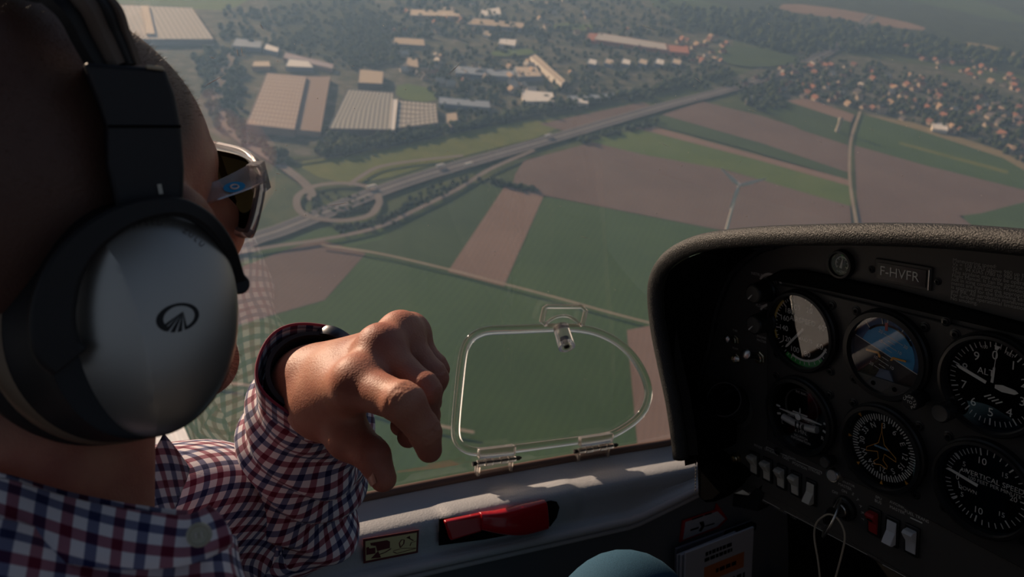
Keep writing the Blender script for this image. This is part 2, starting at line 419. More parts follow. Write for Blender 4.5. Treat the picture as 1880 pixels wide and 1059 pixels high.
mb = MB()
quadpoly(mb, [(.12, .2), (.42, .2), (.47, .28), (.47, .55), (.24, .58), (.22, .36), (.13, .30)], .0006, SQ)
quadpoly(mb, [(.05, .36), (.09, .34), (.11, .42), (.21, .42), (.21, .66), (.05, .66)], .0006, SQ)
quadpoly(mb, [(.13, .84), (.26, .58), (.31, .88)], .0006, SQ)
def strok(mb, pts, w, n, fn, mi=0):
    for (a, b), (c, d) in zip(pts, pts[1:]):
        L = math.hypot(c-a, d-b)+1e-9; x, y = -(d-b)/L*w, (c-a)/L*w
        quadpoly(mb, [(a+x, b+y), (c+x, d+y), (c-x, d-y), (a-x, b-y)], n, fn, mi)
strok(mb, [(.28, .74), (.38, .70), (.45, .63), (.49, .58)], .014, .0006, SQ)
strok(mb, [(.53, .74), (.60, .84), (.80, .80), (.95, .78)], .010, .0006, SQ); strok(mb, [(.53, .70), (.70, .66), (.95, .76)], .008, .0006, SQ)
strok(mb, [(.66, .62), (.64, .42), (.68, .28), (.73, .32), (.72, .48), (.66, .62)], .010, .0006, SQ); strok(mb, [(.84, .62), (.86, .48), (.95, .46)], .008, .0006, SQ)
strok(mb, [(.90, .42), (.80, .25)], .012, .0006, SQ); quadpoly(mb, [(.76, .24), (.83, .18), (.84, .32)], .0006, SQ)
loc_build(mb, 'drawing', M_DRED, stk, smooth=0)
# ================================================================== storm window in the canopy: frame tube, pane, hinges, latch
fr_px = [(805+0, 702+0)]
CX = lambda x, y: (800+x/2.941, 540+y/2.941)
outl = [(300, 847), (225, 853), (170, 843), (125, 812), (107, 765), (108, 690), (122, 545), (142, 355), (160, 275), (200, 225), (270, 196), (360, 192), (450, 190), (560, 184), (680, 180), (790, 186), (880, 206), (980, 255), (1060, 325), (1115, 410), (1145, 490), (1150, 550), (1130, 620), (1080, 680), (1010, 728), (940, 765), (780, 788), (600, 812), (420, 836)]
FP = [onC(*CX(x, y), .004) for x, y in outl]
fc = np.mean(FP, axis=0)
vw = thing('vent_window', 'small hinged clear storm window set in the canopy side', 'window', fc)
fcl = chaikin(FP, 3, closed=True)
mb = MB(); mb.tube(fcl, .0052, n=14, closed=True); loc_build(mb, 'frame_tube', M_ACRYL, vw, smooth=180)
mb = MB(); off = [p+(fc-p)*.03+np.array([-.0025, 0, 0]) for p in fcl]
mb.add(off+[fc+np.array([-.0035, 0, 0])], [(i, (i+1) % len(off), len(off)) for i in range(len(off))]); loc_build(mb, 'pane', M_PANE, vw, smooth=180)
def hinge(px):
    # upper clip on the tube, knuckled barrel with pin, lower plate on the glass; px = list of pixel corners
    (a, b, c, d, e, g) = px
    tl, tr, bl, br, pl, pr = [onC(*CX(*q), .008) for q in px]
    x = np.array([.004, 0, 0])
    root = bpy.data.objects.new('hinge', None); COL.objects.link(root); root.parent = vw; root.location = tuple((pl+pr)/2-fc)
    off = (pl+pr)/2
    def lb(mb, name, m, **k): mb.v = [tuple(np.array(p)-off) for p in mb.v]; return mb.build(name, m, root, **k)
    ax = (pr-pl)/np.linalg.norm(pr-pl); dn = (bl-tl); dn -= ax*(dn@ax); dn /= np.linalg.norm(dn); nn = np.cross(ax, dn); nn = nn if nn[0] > 0 else -nn
    h1 = np.linalg.norm((pl+pr)/2-(tl+tr)/2)
    m1 = MB(); w = np.linalg.norm(tr-tl); c = (tl+tr)/2+dn*(h1*.32)
    m1.box(c+nn*.001, (w, h1*.62, .009), rot=np.stack([ax, dn, nn], 1)); lb(m1, 'clip', M_ACRYL2, bevel=.0012)
    m1 = MB(); L = np.linalg.norm(pr-pl)
    for k in range(5):
        s = pl+ax*L*(.06+.18*k); r = .0036 if k % 2 == 0 else .0044
        m1.tube([s, s+ax*L*.165], r, n=14)
    lb(m1, 'barrel', M_ACRYL2)
    m1 = MB(); m1.tube([pl-ax*.003, pl-ax*.0025, pl+ax*.002], [.0015, .0028, .0026], n=10); m1.tube([pr-ax*.002, pr+ax*.003, pr+ax*.0032, pr+ax*.0055], [.0026, .0026, .0016, .0012], n=10); m1.tube([pl, pr], .0009, n=8); lb(m1, 'pin', M_BLACK)
    m1 = MB(); w = np.linalg.norm(br-bl); c = (bl+br)/2-dn*.007; m1.box(c-nn*.003, (w, .017, .004), rot=np.stack([ax, dn, nn], 1)); lb(m1, 'plate', M_ACRYL2, bevel=.0008)
    m1 = MB()
    for e_ in (bl, br): m1.box(e_-dn*.007+ax*(.002 if e_ is bl else -.002)+nn*.0, (.003, .011, .007), rot=np.stack([ax, dn, nn], 1))
    lb(m1, 'lug', M_ACRYL2, bevel=.0005)
hinge([(230, 830), (425, 812), (215, 985), (408, 955), (210, 915), (440, 885)])
hinge([(775, 768), (950, 748), (757, 905), (930, 880), (757, 848), (965, 815)])
# latch: keeper frame above the tube and round turn knob
CL = lambda x, y: (970+x/8.823, 550+y/8.823)
LB = lambda x, y, o=.008: onC(*CL(x, y), o)
lat = bpy.data.objects.new('latch', None); COL.objects.link(lat); lat.parent = vw; lo_ = LB(580, 440); lat.location = tuple(lo_-fc)
def lb(mb, name, m, **k): mb.v = [tuple(np.array(p)-lo_) for p in mb.v]; return mb.build(name, m, lat, **k)
mb = MB(); ring = [LB(x, y) for x, y in [(285, 400), (215, 350), (265, 135), (300, 112), (865, 112), (930, 175), (880, 395), (830, 405)]]
mb.tube(ring, .0030, n=8); lb(mb, 'keeper', M_ACRYL2, smooth=30)
mb = MB(); arc = [LB(x, y, .009) for x, y in [(285, 400), (350, 330), (450, 278), (570, 258), (680, 278), (770, 335), (840, 405)]]
mb.tube(chaikin(arc, 2), .0019, n=8); mb.tube([LB(300, 415, .007), LB(840, 415, .007)], .0022, n=8); lb(mb, 'keeper_arch', M_ACRYL2)
b0, b1 = LB(520, 430, .010), LB(625, 770, .034)
ax = b1-b0; mb = MB(); mb.lathe([(.0, 0), (.0092, .001), (.0095, .5*np.linalg.norm(ax)), (.0098, np.linalg.norm(ax)), (.0060, np.linalg.norm(ax)+.0004), (.0055, np.linalg.norm(ax)-.006), (0, np.linalg.norm(ax)-.006)], o=b0, a=ax, n=28); lb(mb, 'turn_knob', M_ACRYL2)
mb = MB(); u = ax/np.linalg.norm(ax); mb.lathe([(.0, 0), (.0034, 0), (.0034, .012), (.0018, .0122), (.0018, .010), (0, .010)], o=b1-u*.012, a=u, n=8); lb(mb, 'screw', M_BLACK)
# ================================================================== hood (glareshield) with rolled leather lip
YL, YP = .50, .60
lip_px = [(1990, 456), (1880, 445), (1790, 437), (1700, 432), (1600, 430), (1500, 431), (1410, 433), (1340, 438), (1285, 447), (1245, 464), (1219, 487), (1205, 520), (1204, 560), (1210, 610), (1222, 670), (1236, 735), (1246, 800), (1250, 840)]
LP = np.array([onY(u, v, YL) for u, v in lip_px]); LP = np.vstack([[.34, YL, LP[0, 2]-.004], [.12, YL, LP[0, 2]], [-.08, YL, LP[0, 2]+.002], LP]); LPs = spline(LP, 110)
hood = thing('glareshield', 'black grained leather glareshield hood around the instrument panel', 'glareshield', (-.45, YL, -.2))
pf = [(math.cos(2*PI*k/18)*1.0, math.sin(2*PI*k/18)*1.0) for k in range(18)]
mb = MB(); mb.tube(LPs, .0085, prof=pf, up=(0, 1, 0)); loc_build(mb, 'rolled_lip', M_LEATH, hood, smooth=180)
# outer skin & inner lining: from the lip back past the panel plane
cen = np.array([-.35, 0, -.45])
def hoodrow(off, ys):
    R_ = []
    T = np.gradient(LPs, axis=0); Nn = np.stack([-T[:, 2], 0*T[:, 0], T[:, 0]], 1); Nn /= np.linalg.norm(Nn, axis=1)[:, None]
    s = np.sign(((LPs-cen)*Nn).sum(1))[:, None]; Nn = Nn*s
    return [[tuple(LPs[i]*np.array([1, 0, 1])+Nn[i]*off+np.array([0, y, 0])) for i in range(len(LPs))] for y in ys]
mb = MB(); a = hoodrow(.0070, [YL, .512, .530]); a = [[(x, y, zz-.30*(y-YL)) for x, y, zz in r] for r in a]; mb.grid(a); loc_build(mb, 'outer_skin', M_LEATH, hood, smooth=60)
# inner lining: lofted from the lip back to the edge of the panel
isp = int(np.argmin(np.linalg.norm(LPs-onY(1285, 447, YL), axis=1)))
def resamp(P_, n):
    s = np.r_[0, np.cumsum(np.linalg.norm(np.diff(P_, axis=0), axis=1))]; q = np.linspace(0, s[-1], n); return np.stack([np.interp(q, s, P_[:, k]) for k in range(3)], 1)
lipA, lipB = resamp(LPs[:isp+1], 60), resamp(LPs[isp:], 50)
pe = [onY(u, v, .602) for u, v in [(1985, 461), (1880, 453), (1700, 447), (1500, 445), (1420, 452), (1390, 462)]]; pe[0] = np.array([.34, .602, pe[0][2]])
pf_ = [onY(u, v, .602) for u, v in [(1390, 462), (1345, 500), (1318, 560), (1300, 640), (1284, 700), (1281, 760), (1279, 850)]]
panA, panB = resamp(spline(pe, 80), 60), resamp(spline(pf_, 80), 50)
lin = np.vstack([lipA, lipB[1:]]); pan = np.vstack([panA, panB[1:]])
ins = lin+np.stack([.006*np.where(lin[:, 0] < -.55, 1, 0), 0*lin[:, 0], -.007*np.where(lin[:, 0] > -.60, 1, 0)], 1)
mb = MB(); mb.grid([ins*(1-t)+pan*t for t in np.linspace(0, 1, 8)]); loc_build(mb, 'inner_lining', M_MATTE, hood, smooth=60)
# deck running forward to the windscreen
mb = MB(); dk = []
ztop = float(LPs[:60, 2].max())
for y in np.linspace(.50, 1.30, 16):
    row = []
    for x in np.linspace(-.56, .36, 24):
        e = min(1, (x+.60)/.10); z = np.interp(x, np.sort(LPs[:, 0]), LPs[np.argsort(LPs[:, 0]), 2] if False else np.full(len(LPs), ztop))
        zl = float(np.interp(x, LPs[:74, 0][::-1], LPs[:74, 2][::-1]))
        sl = -(zl+.0082)/.5-.004-.010*max(0, min(1, (x+.50)/.25)); row.append((x, y, zl+.0082-sl*(y-.5)))
    dk.append(row)
mb.grid(dk); loc_build(mb, 'deck', mat('deck_leather', (.045, .05, .06), .5, bump=.4, bscale=600, bdist=.001), hood, smooth=60)
# cheek: the padded side that drops below the lip, with a stitched edge
ck = [(1236, 790), (1240, 836), (1279, 846), (1281, 760), (1284, 700), (1300, 640), (1318, 560), (1345, 500), (1390, 462), (1420, 452)]
pts = spline([onY(u, v, .592) for u, v in ck[2:]], 40)
mb = MB(); mb.tube(pts, .0035, n=10); loc_build(mb, 'edge_piping', M_LEATH, hood, smooth=180)
mb = MB(); poly = [onY(u, v, .575) for u, v in [(1277, 838), (1284, 720), (1292, 720), (1296, 836), (1340, 868), (1352, 880), (1330, 905), (1310, 922), (1294, 924), (1280, 912)]]
mb.prism([(p[0], p[2]) for p in poly], 0, .03, lambda x, z, n: (x, .575+n, z)); loc_build(mb, 'lower_cheek', M_CHEEK, hood, bevel=.006, seg=3)
mb = MB()
for i in range(26):
    u, v = 1279.5-i*.12, 748+i*6.0; mb.tube([onY(u, v, .5735), onY(u-.1, v+3.2, .5735)], .0007, n=6)
loc_build(mb, 'stitching', M_DIM, hood)
mb = MB(); poly = [onY(u, v, .53) for u, v in [(1236, 760), (1283, 740), (1281, 846), (1241, 838)]]
mb.prism([(p[0], p[2]) for p in poly], 0, .06, lambda x, z, n: (x, .53+n, z)); loc_build(mb, 'lip_end', M_CHEEK, hood, bevel=.006, seg=3)
# ================================================================== instrument panel
DZ0 = YP
def PX(u, v, n=0.0): return onY(u, v, YP-n)
panel = thing('instrument_panel', 'matte black instrument panel filling the space under the glareshield', 'panel', (-.40, YP, -.35))
pp = [(1985, 455), (1880, 448), (1700, 438), (1500, 434), (1410, 438), (1362, 456), (1340, 510), (1318, 570), (1300, 640), (1284, 700), (1283, 790), (1290, 838), (1345, 872), (1500, 962), (1700, 1078), (1900, 1195), (1985, 1240)]
def PQ(u, v): q = PX(u, v); return (.33 if u == 1985 else q[0], q[2])
poly = [PQ(u, v) for u, v in pp]
mb = MB(); mb.prism(poly, -.012, 0, lambda x, z, n: (x, YP-n, z)); loc_build(mb, 'panel_board', M_PANEL, panel, bevel=.002)
sub = [(1345, 872), (1500, 962), (1700, 1078), (1985, 1240), (1985, 1300), (1700, 1092), (1560, 1006), (1370, 908), (1344, 893)]
mb = MB(); mb.prism([PQ(u, v) for u, v in sub], -.014, -.003, lambda x, z, n: (x, YP-n, z)); loc_build(mb, 'lower_strip', M_PANEL, panel, bevel=.002)
pl = [(1413, 516), (1500, 533), (1640, 566), (1880, 624), (1985, 650), (1985, 1160), (1880, 1040), (1620, 905), (1500, 848), (1413, 806)]
mb = MB(); mb.prism([PQ(u, v) for u, v in pl], 0, .0042, lambda x, z, n: (x, YP-n, z)); loc_build(mb, 'instrument_plate', M_PLATE, panel, bevel=.0012)
br = [(1412, 508), (1440, 494), (1480, 494), (1640, 528), (1880, 590), (1985, 616), (1985, 640), (1880, 612), (1640, 556), (1500, 526), (1425, 513)]
mb = MB(); mb.prism([PQ(u, v) for u, v in br], 0, .007, lambda x, z, n: (x, YP-n, z)); loc_build(mb, 'brow_strip', M_MATTE, panel, bevel=.002)
bk = [(1405, 880), (1372, 910), (1345, 906), (1342, 930), (1390, 940), (1395, 925)]
mb = MB(); mb.prism([tuple(PX(u, v)[[0, 2]]) for u, v in bk], -.02, .0, lambda x, z, n: (x, YP-n, z)); loc_build(mb, 'bracket', M_BLACK, panel, bevel=.002)
FRW = lambda x, z, n: (x, YP-n, z)
M_DIM2 = mat('print_faint', (.20, .19, .17), .7)
# printed captions
DX, DZ = .0918, .0894
SLOPE = 0
def cap(mb, body, u, v, size, n=.0003, ang=0, mi=0, align='CENTER', sx=1.0):
    p = PX(u, v, n); mb.text(body, p[0], p[2], size, n, ang, FRW, align, mi, sx)
for s, u, v, z in [('INSTRUMENT', 1396, 505, .0042), ('FLOOD', 1397, 562, .0042), ('ENGINE', 1398, 619, .0036), ('MASTER', 1398, 626, .0036), ('FUEL', 1350, 607, .0034), ('PUMP', 1350, 640, .0034), ('PITOT', 1392, 820, .0042), ('LANDING', 1416, 829, .0042), ('TAXI', 1442, 841, .0042), ('POSITION', 1468, 855, .0042), ('STROBE', 1495, 865, .0042), ('LIGHTS', 1452, 841, .0038),
                   ('GENERATOR', 1553, 886, .0034), ('MASTER', 1551, 893, .0042), ('OFF', 1533, 904, .0040), ('ON', 1550, 902, .0040), ('EPU', 1613, 914, .0038), ('BUS', 1612, 921, .0042), ('AVIONIC', 1648, 927, .0040), ('MASTER', 1647, 936, .0042), ('FUEL TRANS', 1683, 948, .0042)]:
    mb = MB(); cap(mb, s, u, v, z); loc_build(mb, 'caption', M_GREY, panel, smooth=0)
mb = MB()
for k, ch in enumerate('START'):
    t = math.radians(28+k*17); c = PX(1549, 931, 0); mb.text(ch, c[0]+.0215*math.sin(t), c[2]+.0215*math.cos(t), .0042, .0003, -t, FRW)
loc_build(mb, 'caption', M_GREY, panel, smooth=0)
for s, u, v in [('PITOT', 1404, 922), ('LANDING', 1432, 936), ('TAXI', 1456, 950), ('POSITION', 1474, 955), ('STROBE', 1498, 966), ('INPUT', 1577, 999), ('TURN+BANK', 1606, 1013), ('POSITION', 1636, 1029), ('STROBE', 1668, 1046), ('SERVICE', 1604, 1022)]:
    mb = MB(); cap(mb, s, u, v, .0038, n=-.0027); loc_build(mb, 'caption', M_DIM2, panel, smooth=0)
def pline(mb, pts, w, n, mi=0):
    q = [PX(u, v, n) for u, v in pts]
    for a, b in zip(q, q[1:]):
        d = np.array([b[0]-a[0], b[2]-a[2]]); L = np.hypot(*d); g = np.array([-d[1], d[0]])/L*w
        mb.prism([(a[0]+g[0], a[2]+g[1]), (b[0]+g[0], b[2]+g[1]), (b[0]-g[0], b[2]-g[1]), (a[0]-g[0], a[2]-g[1])], n-.0002, n, FRW, mi)
mb = MB(); cap(mb, 'MIC', 1354, 862, .0062); loc_build(mb, 'mic_lettering', M_WHITE, panel, smooth=0)
for pts, w_, n_ in [([(1407, 824), (1407, 820), (1444, 837)], .0003, .0003), ([(1462, 846), (1508, 866), (1508, 870)], .0003, .0003), ([(1375, 904), (1432, 934)], .0003, -.0027), ([(1440, 938), (1592, 1018)], .0003, -.0027), ([(1620, 1036), (1690, 1074)], .0003, -.0027), ([(1671, 950), (1693, 960)], .0006, .0003)]:
    mb = MB(); pline(mb, pts, w_, n_); loc_build(mb, 'caption_line', M_GREY, panel, smooth=0)
# placard text, top right
mb = MB()
TXT = ['Maneuvering speed:', 'Va = 108 KIAS (above 980 up to 1150 kg / above 2161 up to 2535 lb)', 'Va =  94 KIAS (780 to 980 kg / 1720 to 2161 lb)', 'This airplane may only be operated in accordance with the Airplane', 'Flight Manual. It can be operated in the "Normal" and "Utility" category', 'not in icing conditions. Provided that national operational require-', 'ments are met and the appropriate equipment is installed, this airplane', 'is approved for the following kinds of operation: day VFR, night VFR', 'and IFR. All aerobatics maneuvers including spinning are prohibited.', 'For further operational limitations refer to the Airplane Flight Manual.', 'No smoking.']
p0 = PX(1750, 477); p1 = PX(1747, 547)
for i, s in enumerate(TXT):
    t = i/10; mb.text(s, p0[0]+.0, p0[2]+(p1[2]-p0[2])*t, .0043, .0006, 0, FRW, 'LEFT')
loc_build(mb, 'placard_lettering', mat('placard_print', (.34, .33, .30), .7), panel, smooth=0)
# ================================================================== instruments
IX0, IZ0 = -.848*.6, -.429*.6
YI = YP-.0042
def inst(i, j, name, label, cat='instrument'): return thing(name, label, cat, (IX0+i*DX, YI-.0048, IZ0-j*DZ), 'flight instruments on the panel')
def pol(a, r): t = math.radians(a); return r*math.sin(t), r*math.cos(t)
def tick(mb, a, r0, r1, w, n=-.0034, mi=0):
    t = math.radians(a); s, c = math.sin(t), math.cos(t)
    mb.prism([(r0*s-w*c, r0*c+w*s), (r1*s-w*c, r1*c+w*s), (r1*s+w*c, r1*c-w*s), (r0*s+w*c, r0*c-w*s)], n-.0002, n, mi=mi)
def arcband(mb, a0, a1, r0, r1, n=-.0036, mi=0, k=24):
    A = [math.radians(a0+(a1-a0)*i/k) for i in range(k+1)]
    poly = [(r1*math.sin(t), r1*math.cos(t)) for t in A]+[(r0*math.sin(t), r0*math.cos(t)) for t in A[::-1]]
    for i in range(k):
        q = [(r0*math.sin(A[i]), r0*math.cos(A[i])), (r1*math.sin(A[i]), r1*math.cos(A[i])), (r1*math.sin(A[i+1]), r1*math.cos(A[i+1])), (r0*math.sin(A[i+1]), r0*math.cos(A[i+1]))]
        mb.add([(x, -n, z) for x, z in q], [(0, 1, 2, 3)], mi)
def case(t, R=.0405, rd=.0355, screws=True, lip=.0042, heavy=0):
    mb = MB(); mb.lathe([(R+.0012, -.0048), (R+.001, .0004), (R-.0004, .0016), (R-.0010, lip), (R-.0034-heavy, lip+.0004), (rd+.0002, .0012), (rd, -.0034), (rd, -.006)], n=72); mb.build('bezel', M_BLACK, t, smooth=30)
    mb = MB(); mb.lathe([(0, -.0044), (rd+.0008, -.0044)], n=56); mb.build('dial', M_DIAL, t, smooth=0)
    mb = MB(); mb.lathe([(0, .0016), (rd+.0012, .0016)], n=56); mb.build('glass', M_GLASS, t, smooth=0)
    if screws:
        for sx in (-1, 1):
            for sz in (-1, 1): screw(sx*.0328, sz*.0328, t, y0=.0048)
def screw(x, z, par, r=.0034, y0=0.0):
    mb = MB(); mb.lathe([(r+.0012, 0), (r+.0012, .0004), (r, .0008), (r*.95, .0017), (r*.5, .0020), (r*.5, .0008), (0, .0008)], o=(x, y0, z), n=18)
    for a in (0, PI/2): mb.box((x, y0-.0012, z), (r*.9 if a == 0 else r*.22, .0008, r*.22 if a == 0 else r*.9), mi=1)
    mb.build('screw', [M_BLACK, M_MATTE], par, smooth=30)
def needle(t, poly, m=M_WHITE, n=-.0012, name='needle'):
    mb = MB(); mb.prism(poly, n-.0006, n); return mb.build(name, m, t, smooth=0)
def rotpoly(poly, a):
    t = math.radians(a); c, s = math.cos(t), math.sin(t); return [(x*c+y*s, -x*s+y*c) for x, y in poly]
# ---- airspeed
t = inst(0, 0, 'airspeed_indicator', 'round airspeed indicator with green arc, upper left of the six flight instruments')
case(t, rd=.0362)
mb = MB()
AS_ = {20: 20, 40: 70, 60: 118, 80: 165, 100: 203, 120: 236, 140: 264, 160: 290, 180: 315, 200: 338}
for k, a in AS_.items(): tick(mb, a, .0285, .0345, .00045)
for a in (6, 32, 45, 57, 82, 94, 106, 130, 141, 153, 175, 184, 194, 211, 219, 228, 243, 250, 257, 270, 277, 284, 297, 303, 309, 321, 326, 332): tick(mb, a, .0315, .0345, .0003)
for k, a in AS_.items():
    x, z = pol(a, .0235); mb.text(str(k), x, z, .0078, -.0034)
mb.text('AIRSPEED', 0, .010, .0074, -.0034); mb.text('KNOTS', .004, -.0085, .0048, -.0034)
mb.build('markings', M_WHITE, t, smooth=0)
mb = MB(); arcband(mb, 135, 215, .0312, .0362); mb.build('green_arc', M_GREEN, t, smooth=0)
mb = MB(); arcband(mb, 112, 203, .0290, .0312); mb.build('white_arc', M_WHITE, t, smooth=0)
mb = MB(); arcband(mb, 245, 318, .0335, .0362); mb.build('yellow_arc', M_YELL, t, smooth=0)
needle(t, rotpoly([(-.0012, -.004), (.0012, -.004), (.0011, .0255), (.0003, .028), (-.0003, .028), (-.0011, .0255)], 222))
# ---- attitude
t = inst(1, 0, 'attitude_indicator', 'round attitude indicator with blue and brown horizon, upper middle of the six flight instruments')
case(t, rd=.0345, heavy=.002)
bank = 19
def disc_cut(mb, r, a0, a1, n, off=0, mi=0):
    A = np.radians(np.linspace(a0, a1, 40)); pts = [(r*math.sin(q), r*math.cos(q)) for q in A]; mb.add([(x, -n, z) for x, z in pts], [tuple(range(len(pts)))], mi)
mb = MB(); disc_cut(mb, .034, -90+bank, 90+bank, -.0040); mb.build('sky_ring', M_SKYD, t, smooth=0)
mb = MB(); disc_cut(mb, .0262, -90+bank, 90+bank, -.0036); mb.build('sky_disc', M_SKY, t, smooth=0)
mb = MB(); disc_cut(mb, .034, 90+bank, 270+bank, -.0040); mb.build('earth_disc', M_EARTH, t, smooth=0)
mb = MB(); b = -math.radians(bank); R_ = lambda x, z: (x*math.cos(b)-z*math.sin(b), x*math.sin(b)+z*math.cos(b))
def bar(mb, x0, z0, x1, z1, w, n=-.0032):
    p, q = R_(x0, z0), R_(x1, z1); d = np.array(q)-np.array(p); L = np.hypot(*d); g = np.array([-d[1], d[0]])/L*w
    mb.prism([tuple(np.array(p)+g), tuple(np.array(q)+g), tuple(np.array(q)-g), tuple(np.array(p)-g)], n-.0002, n)
bar(mb, -.034, 0, .034, 0, .00035)
for z, w in ((.0045, .0035), (.0085, .007), (.0125, .0035), (.0165, .010), (-.0045, .0035), (-.0085, .0055), (-.0125, .0035), (-.0165, .007)): bar(mb, -w, z, w, z, .00022)
for z, w, s in ((.0085, .0098, '10'), (.0165, .0128, '20'), (-.0085, .0085, '10'), (-.0165, .010, '20')):
    for k in (-1, 1):
        x, y = R_(k*w, z); mb.text(s, x, y, .0042, -.0032, -math.radians(bank))
for a in (-60, -30, -20, 10, 30): tick(mb, a+bank, .0275, .0335, .00035, -.0034)
mb.build('horizon_markings', M_WHITE, t, smooth=0)
mb = MB(); arcband(mb, -62+bank, 40+bank, .0255, .0275, -.0034); mb.build('ring_gap', M_MATTE, t, smooth=0)
mb = MB()
mb.prism([(-.0195, .0012), (-.007, .0012), (-.0050, -.0018), (-.0050, -.0036), (-.0064, -.0036), (-.0074, -.0006), (-.0195, -.0006)], -.0022, -.0012)
mb.prism([(.0195, .0002), (.007, .0002), (.0050, -.0028), (.0050, -.0036), (.0064, -.0036), (.0078, -.0014), (.0195, -.0014)], -.0022, -.0012)
mb.build('aircraft_bar', M_ORANGE, t, smooth=0)
mb = MB(); mb.prism([(-.0012, .0225), (.0012, .0225), (.0012, .0295), (-.0012, .0295)], -.0018, -.0010); mb.build('bank_pointer', M_REDPL, t, smooth=0)
mb = MB(); mb.prism([(-.0045, -.0135), (.0045, -.0135), (.0115, -.0275), (-.0115, -.0275)], -.0022, -.0010); mb.build('pedestal', mat('pedestal_grey', (.10, .13, .19), .4), t, smooth=0)
mb = MB(); A = np.radians(np.linspace(130, 230, 24)); mb.prism([(.0345*math.sin(q), .0345*math.cos(q)) for q in A], -.002, .0008); mb.build('lower_mask', M_PANEL, t, smooth=0)
mb = MB()
for x in (-.009, .012): mb = MB(); mb.lathe([(0, 0), (.0022, 0), (.0022, .0006), (0, .0006)], o=(x, -.0010, -.0278), n=14); mb.build('rivet', M_MATTE, t)
# ---- turn coordinator
t = inst(0, 1, 'turn_coordinator', 'round turn coordinator with white aeroplane and ball tube, lower left of the six flight instruments')
case(t, rd=.0345, heavy=.001)
mb = MB(); mb.lathe([(.0205, -.0040), (.0205, -.0030), (.0200, -.0026), (.0190, -.0040)], o=(0, 0, .008), n=48); mb.build('inner_ring', M_PANEL, t, smooth=30)
mb = MB(); mb.prism([(-.026, .0000), (-.003, .0014), (.003, .0014), (.026, .0000), (.026, -.0006), (.003, -.0016), (-.003, -.0016), (-.026, -.0006)], -.0022, -.0012)
mb.lathe([(0, .0005), (.0032, .0005), (.0034, .0017), (0, .0024)], n=20); mb.prism([(-.009, .0032), (.009, .0032), (.009, .0021), (-.009, .0021)], -.0020, -.0011); mb.prism([(-.0006, .002), (.0006, .002), (.0005, .0085), (-.0005, .0085)], -.0020, -.0011)
mb.build('miniature_aircraft', M_WHITE, t, smooth=30)
mb = MB(); pts = [(x, .0015, -.0072-.0025*(1-(x/.022)**2)) for x in np.linspace(-.021, .021, 16)]; mb.tube(pts, .0037, n=14)
mb.build('ball_tube', mat('tube_pale', (.42, .40, .37), .25, coat=.5), t)
mb = MB(); mb.lathe([(0, -.0037), (.0026, -.0026), (.0037, 0), (.0026, .0026), (0, .0037)], o=(.0062, .0008, -.0095), n=18); mb.build('ball', M_BLACK, t)
mb = MB()
for x in (-.0022, .0024): mb.prism([(x-.0005, -.0052), (x+.0005, -.0052), (x+.0005, -.0138), (x-.0005, -.0138)], .0016, .0026)
mb.build('tube_mark', M_MATTE, t, smooth=0)
mb = MB()
for s, x, z, h in [('TURN COORDINATOR', 0, -.0036, .0034), ('2 MIN.', 0, -.0175, .0058), ('NO PITCH', 0, -.0235, .0036), ('INFORMATION', 0, -.0270, .0036), ('D.C. ELEC.', 0, .0245, .0030)]: mb.text(s, x, z, h, -.0030)
mb.build('lettering', M_WHITE, t, smooth=0)
for s, x in (('L', -.0235), ('R', .0262)): mb = MB(); mb.text(s, x, -.0150, .0056, -.0030); mb.build('letter', M_WHITE, t, smooth=0)
for s in (-1, 1):
    mb = MB(); mb.prism([(s*.027, .0022), (s*.032, .0022), (s*.032, .0002), (s*.027, .0002)], -.0036, -.0032); mb.prism([(s*.0265, -.0056), (s*.031, -.0068), (s*.0305, -.0088), (s*.0262, -.0076)], -.0036, -.0032); mb.build('turn_mark', M_WHITE, t, smooth=0)
# ---- heading
t = inst(1, 1, 'heading_indicator', 'round heading indicator with orange aeroplane outline, lower middle of the six flight instruments')
case(t, R=.0415, rd=.0365, heavy=.001)
mb = MB()
for k in range(72): tick(mb, k*5, .0270 if k % 2 else .0256, .0318, .00045 if k % 2 else .00058)
for k, s in enumerate(['3', '6', 'E', '12', '15', 'S', '21', '24', 'W', '30', '33', 'N']):
    a = k*30; x, z = pol(a, .0214); mb.text(s, x, z, .0074, -.0034, -math.radians(a))
mb.build('compass_card', M_WHITE, t, smooth=0)
out = [(x*1.07, y*1.07) for x, y in [(0, .0165), (.0028, .0045), (.0138, -.0035), (.0142, -.0068), (.0032, -.0038), (.0022, -.0098), (.0064, -.0138), (.0060, -.0165), (0, -.0148)]]
out = out+[(-x, z) for x, z in out[-2:0:-1]]
mb = MB(); mb.tube([(x, .0008, z) for x, z in out], .00033, n=6, closed=True, up=(0, 1, 0)); mb.tube([(0, .0008, .0165), (0, .0008, .025)], .00033, n=6); mb.build('aircraft_outline', M_ORANGE, t)
mb = MB(); bx = -.0085
for wl in (.0030, .0012, .0024, .0018, .0030, .0016): mb.prism([(bx, -.0010), (bx+wl, -.0010), (bx+wl, .0006), (bx, .0006)], -.0032, -.0028); bx += wl+.0005
mb.build('centre_lettering', mat('print_blue', (.18, .32, .45), .6), t, smooth=0)
mb = MB()
for a in (0, 45, 135, 180, 225, 270, 315):
    mb = MB(); mb.prism(rotpoly([(0, .0324), (.0015, .0360), (-.0015, .0360)], a), -.0034, -.0028); mb.build('index_triangle', M_ORANGE, t, smooth=0)
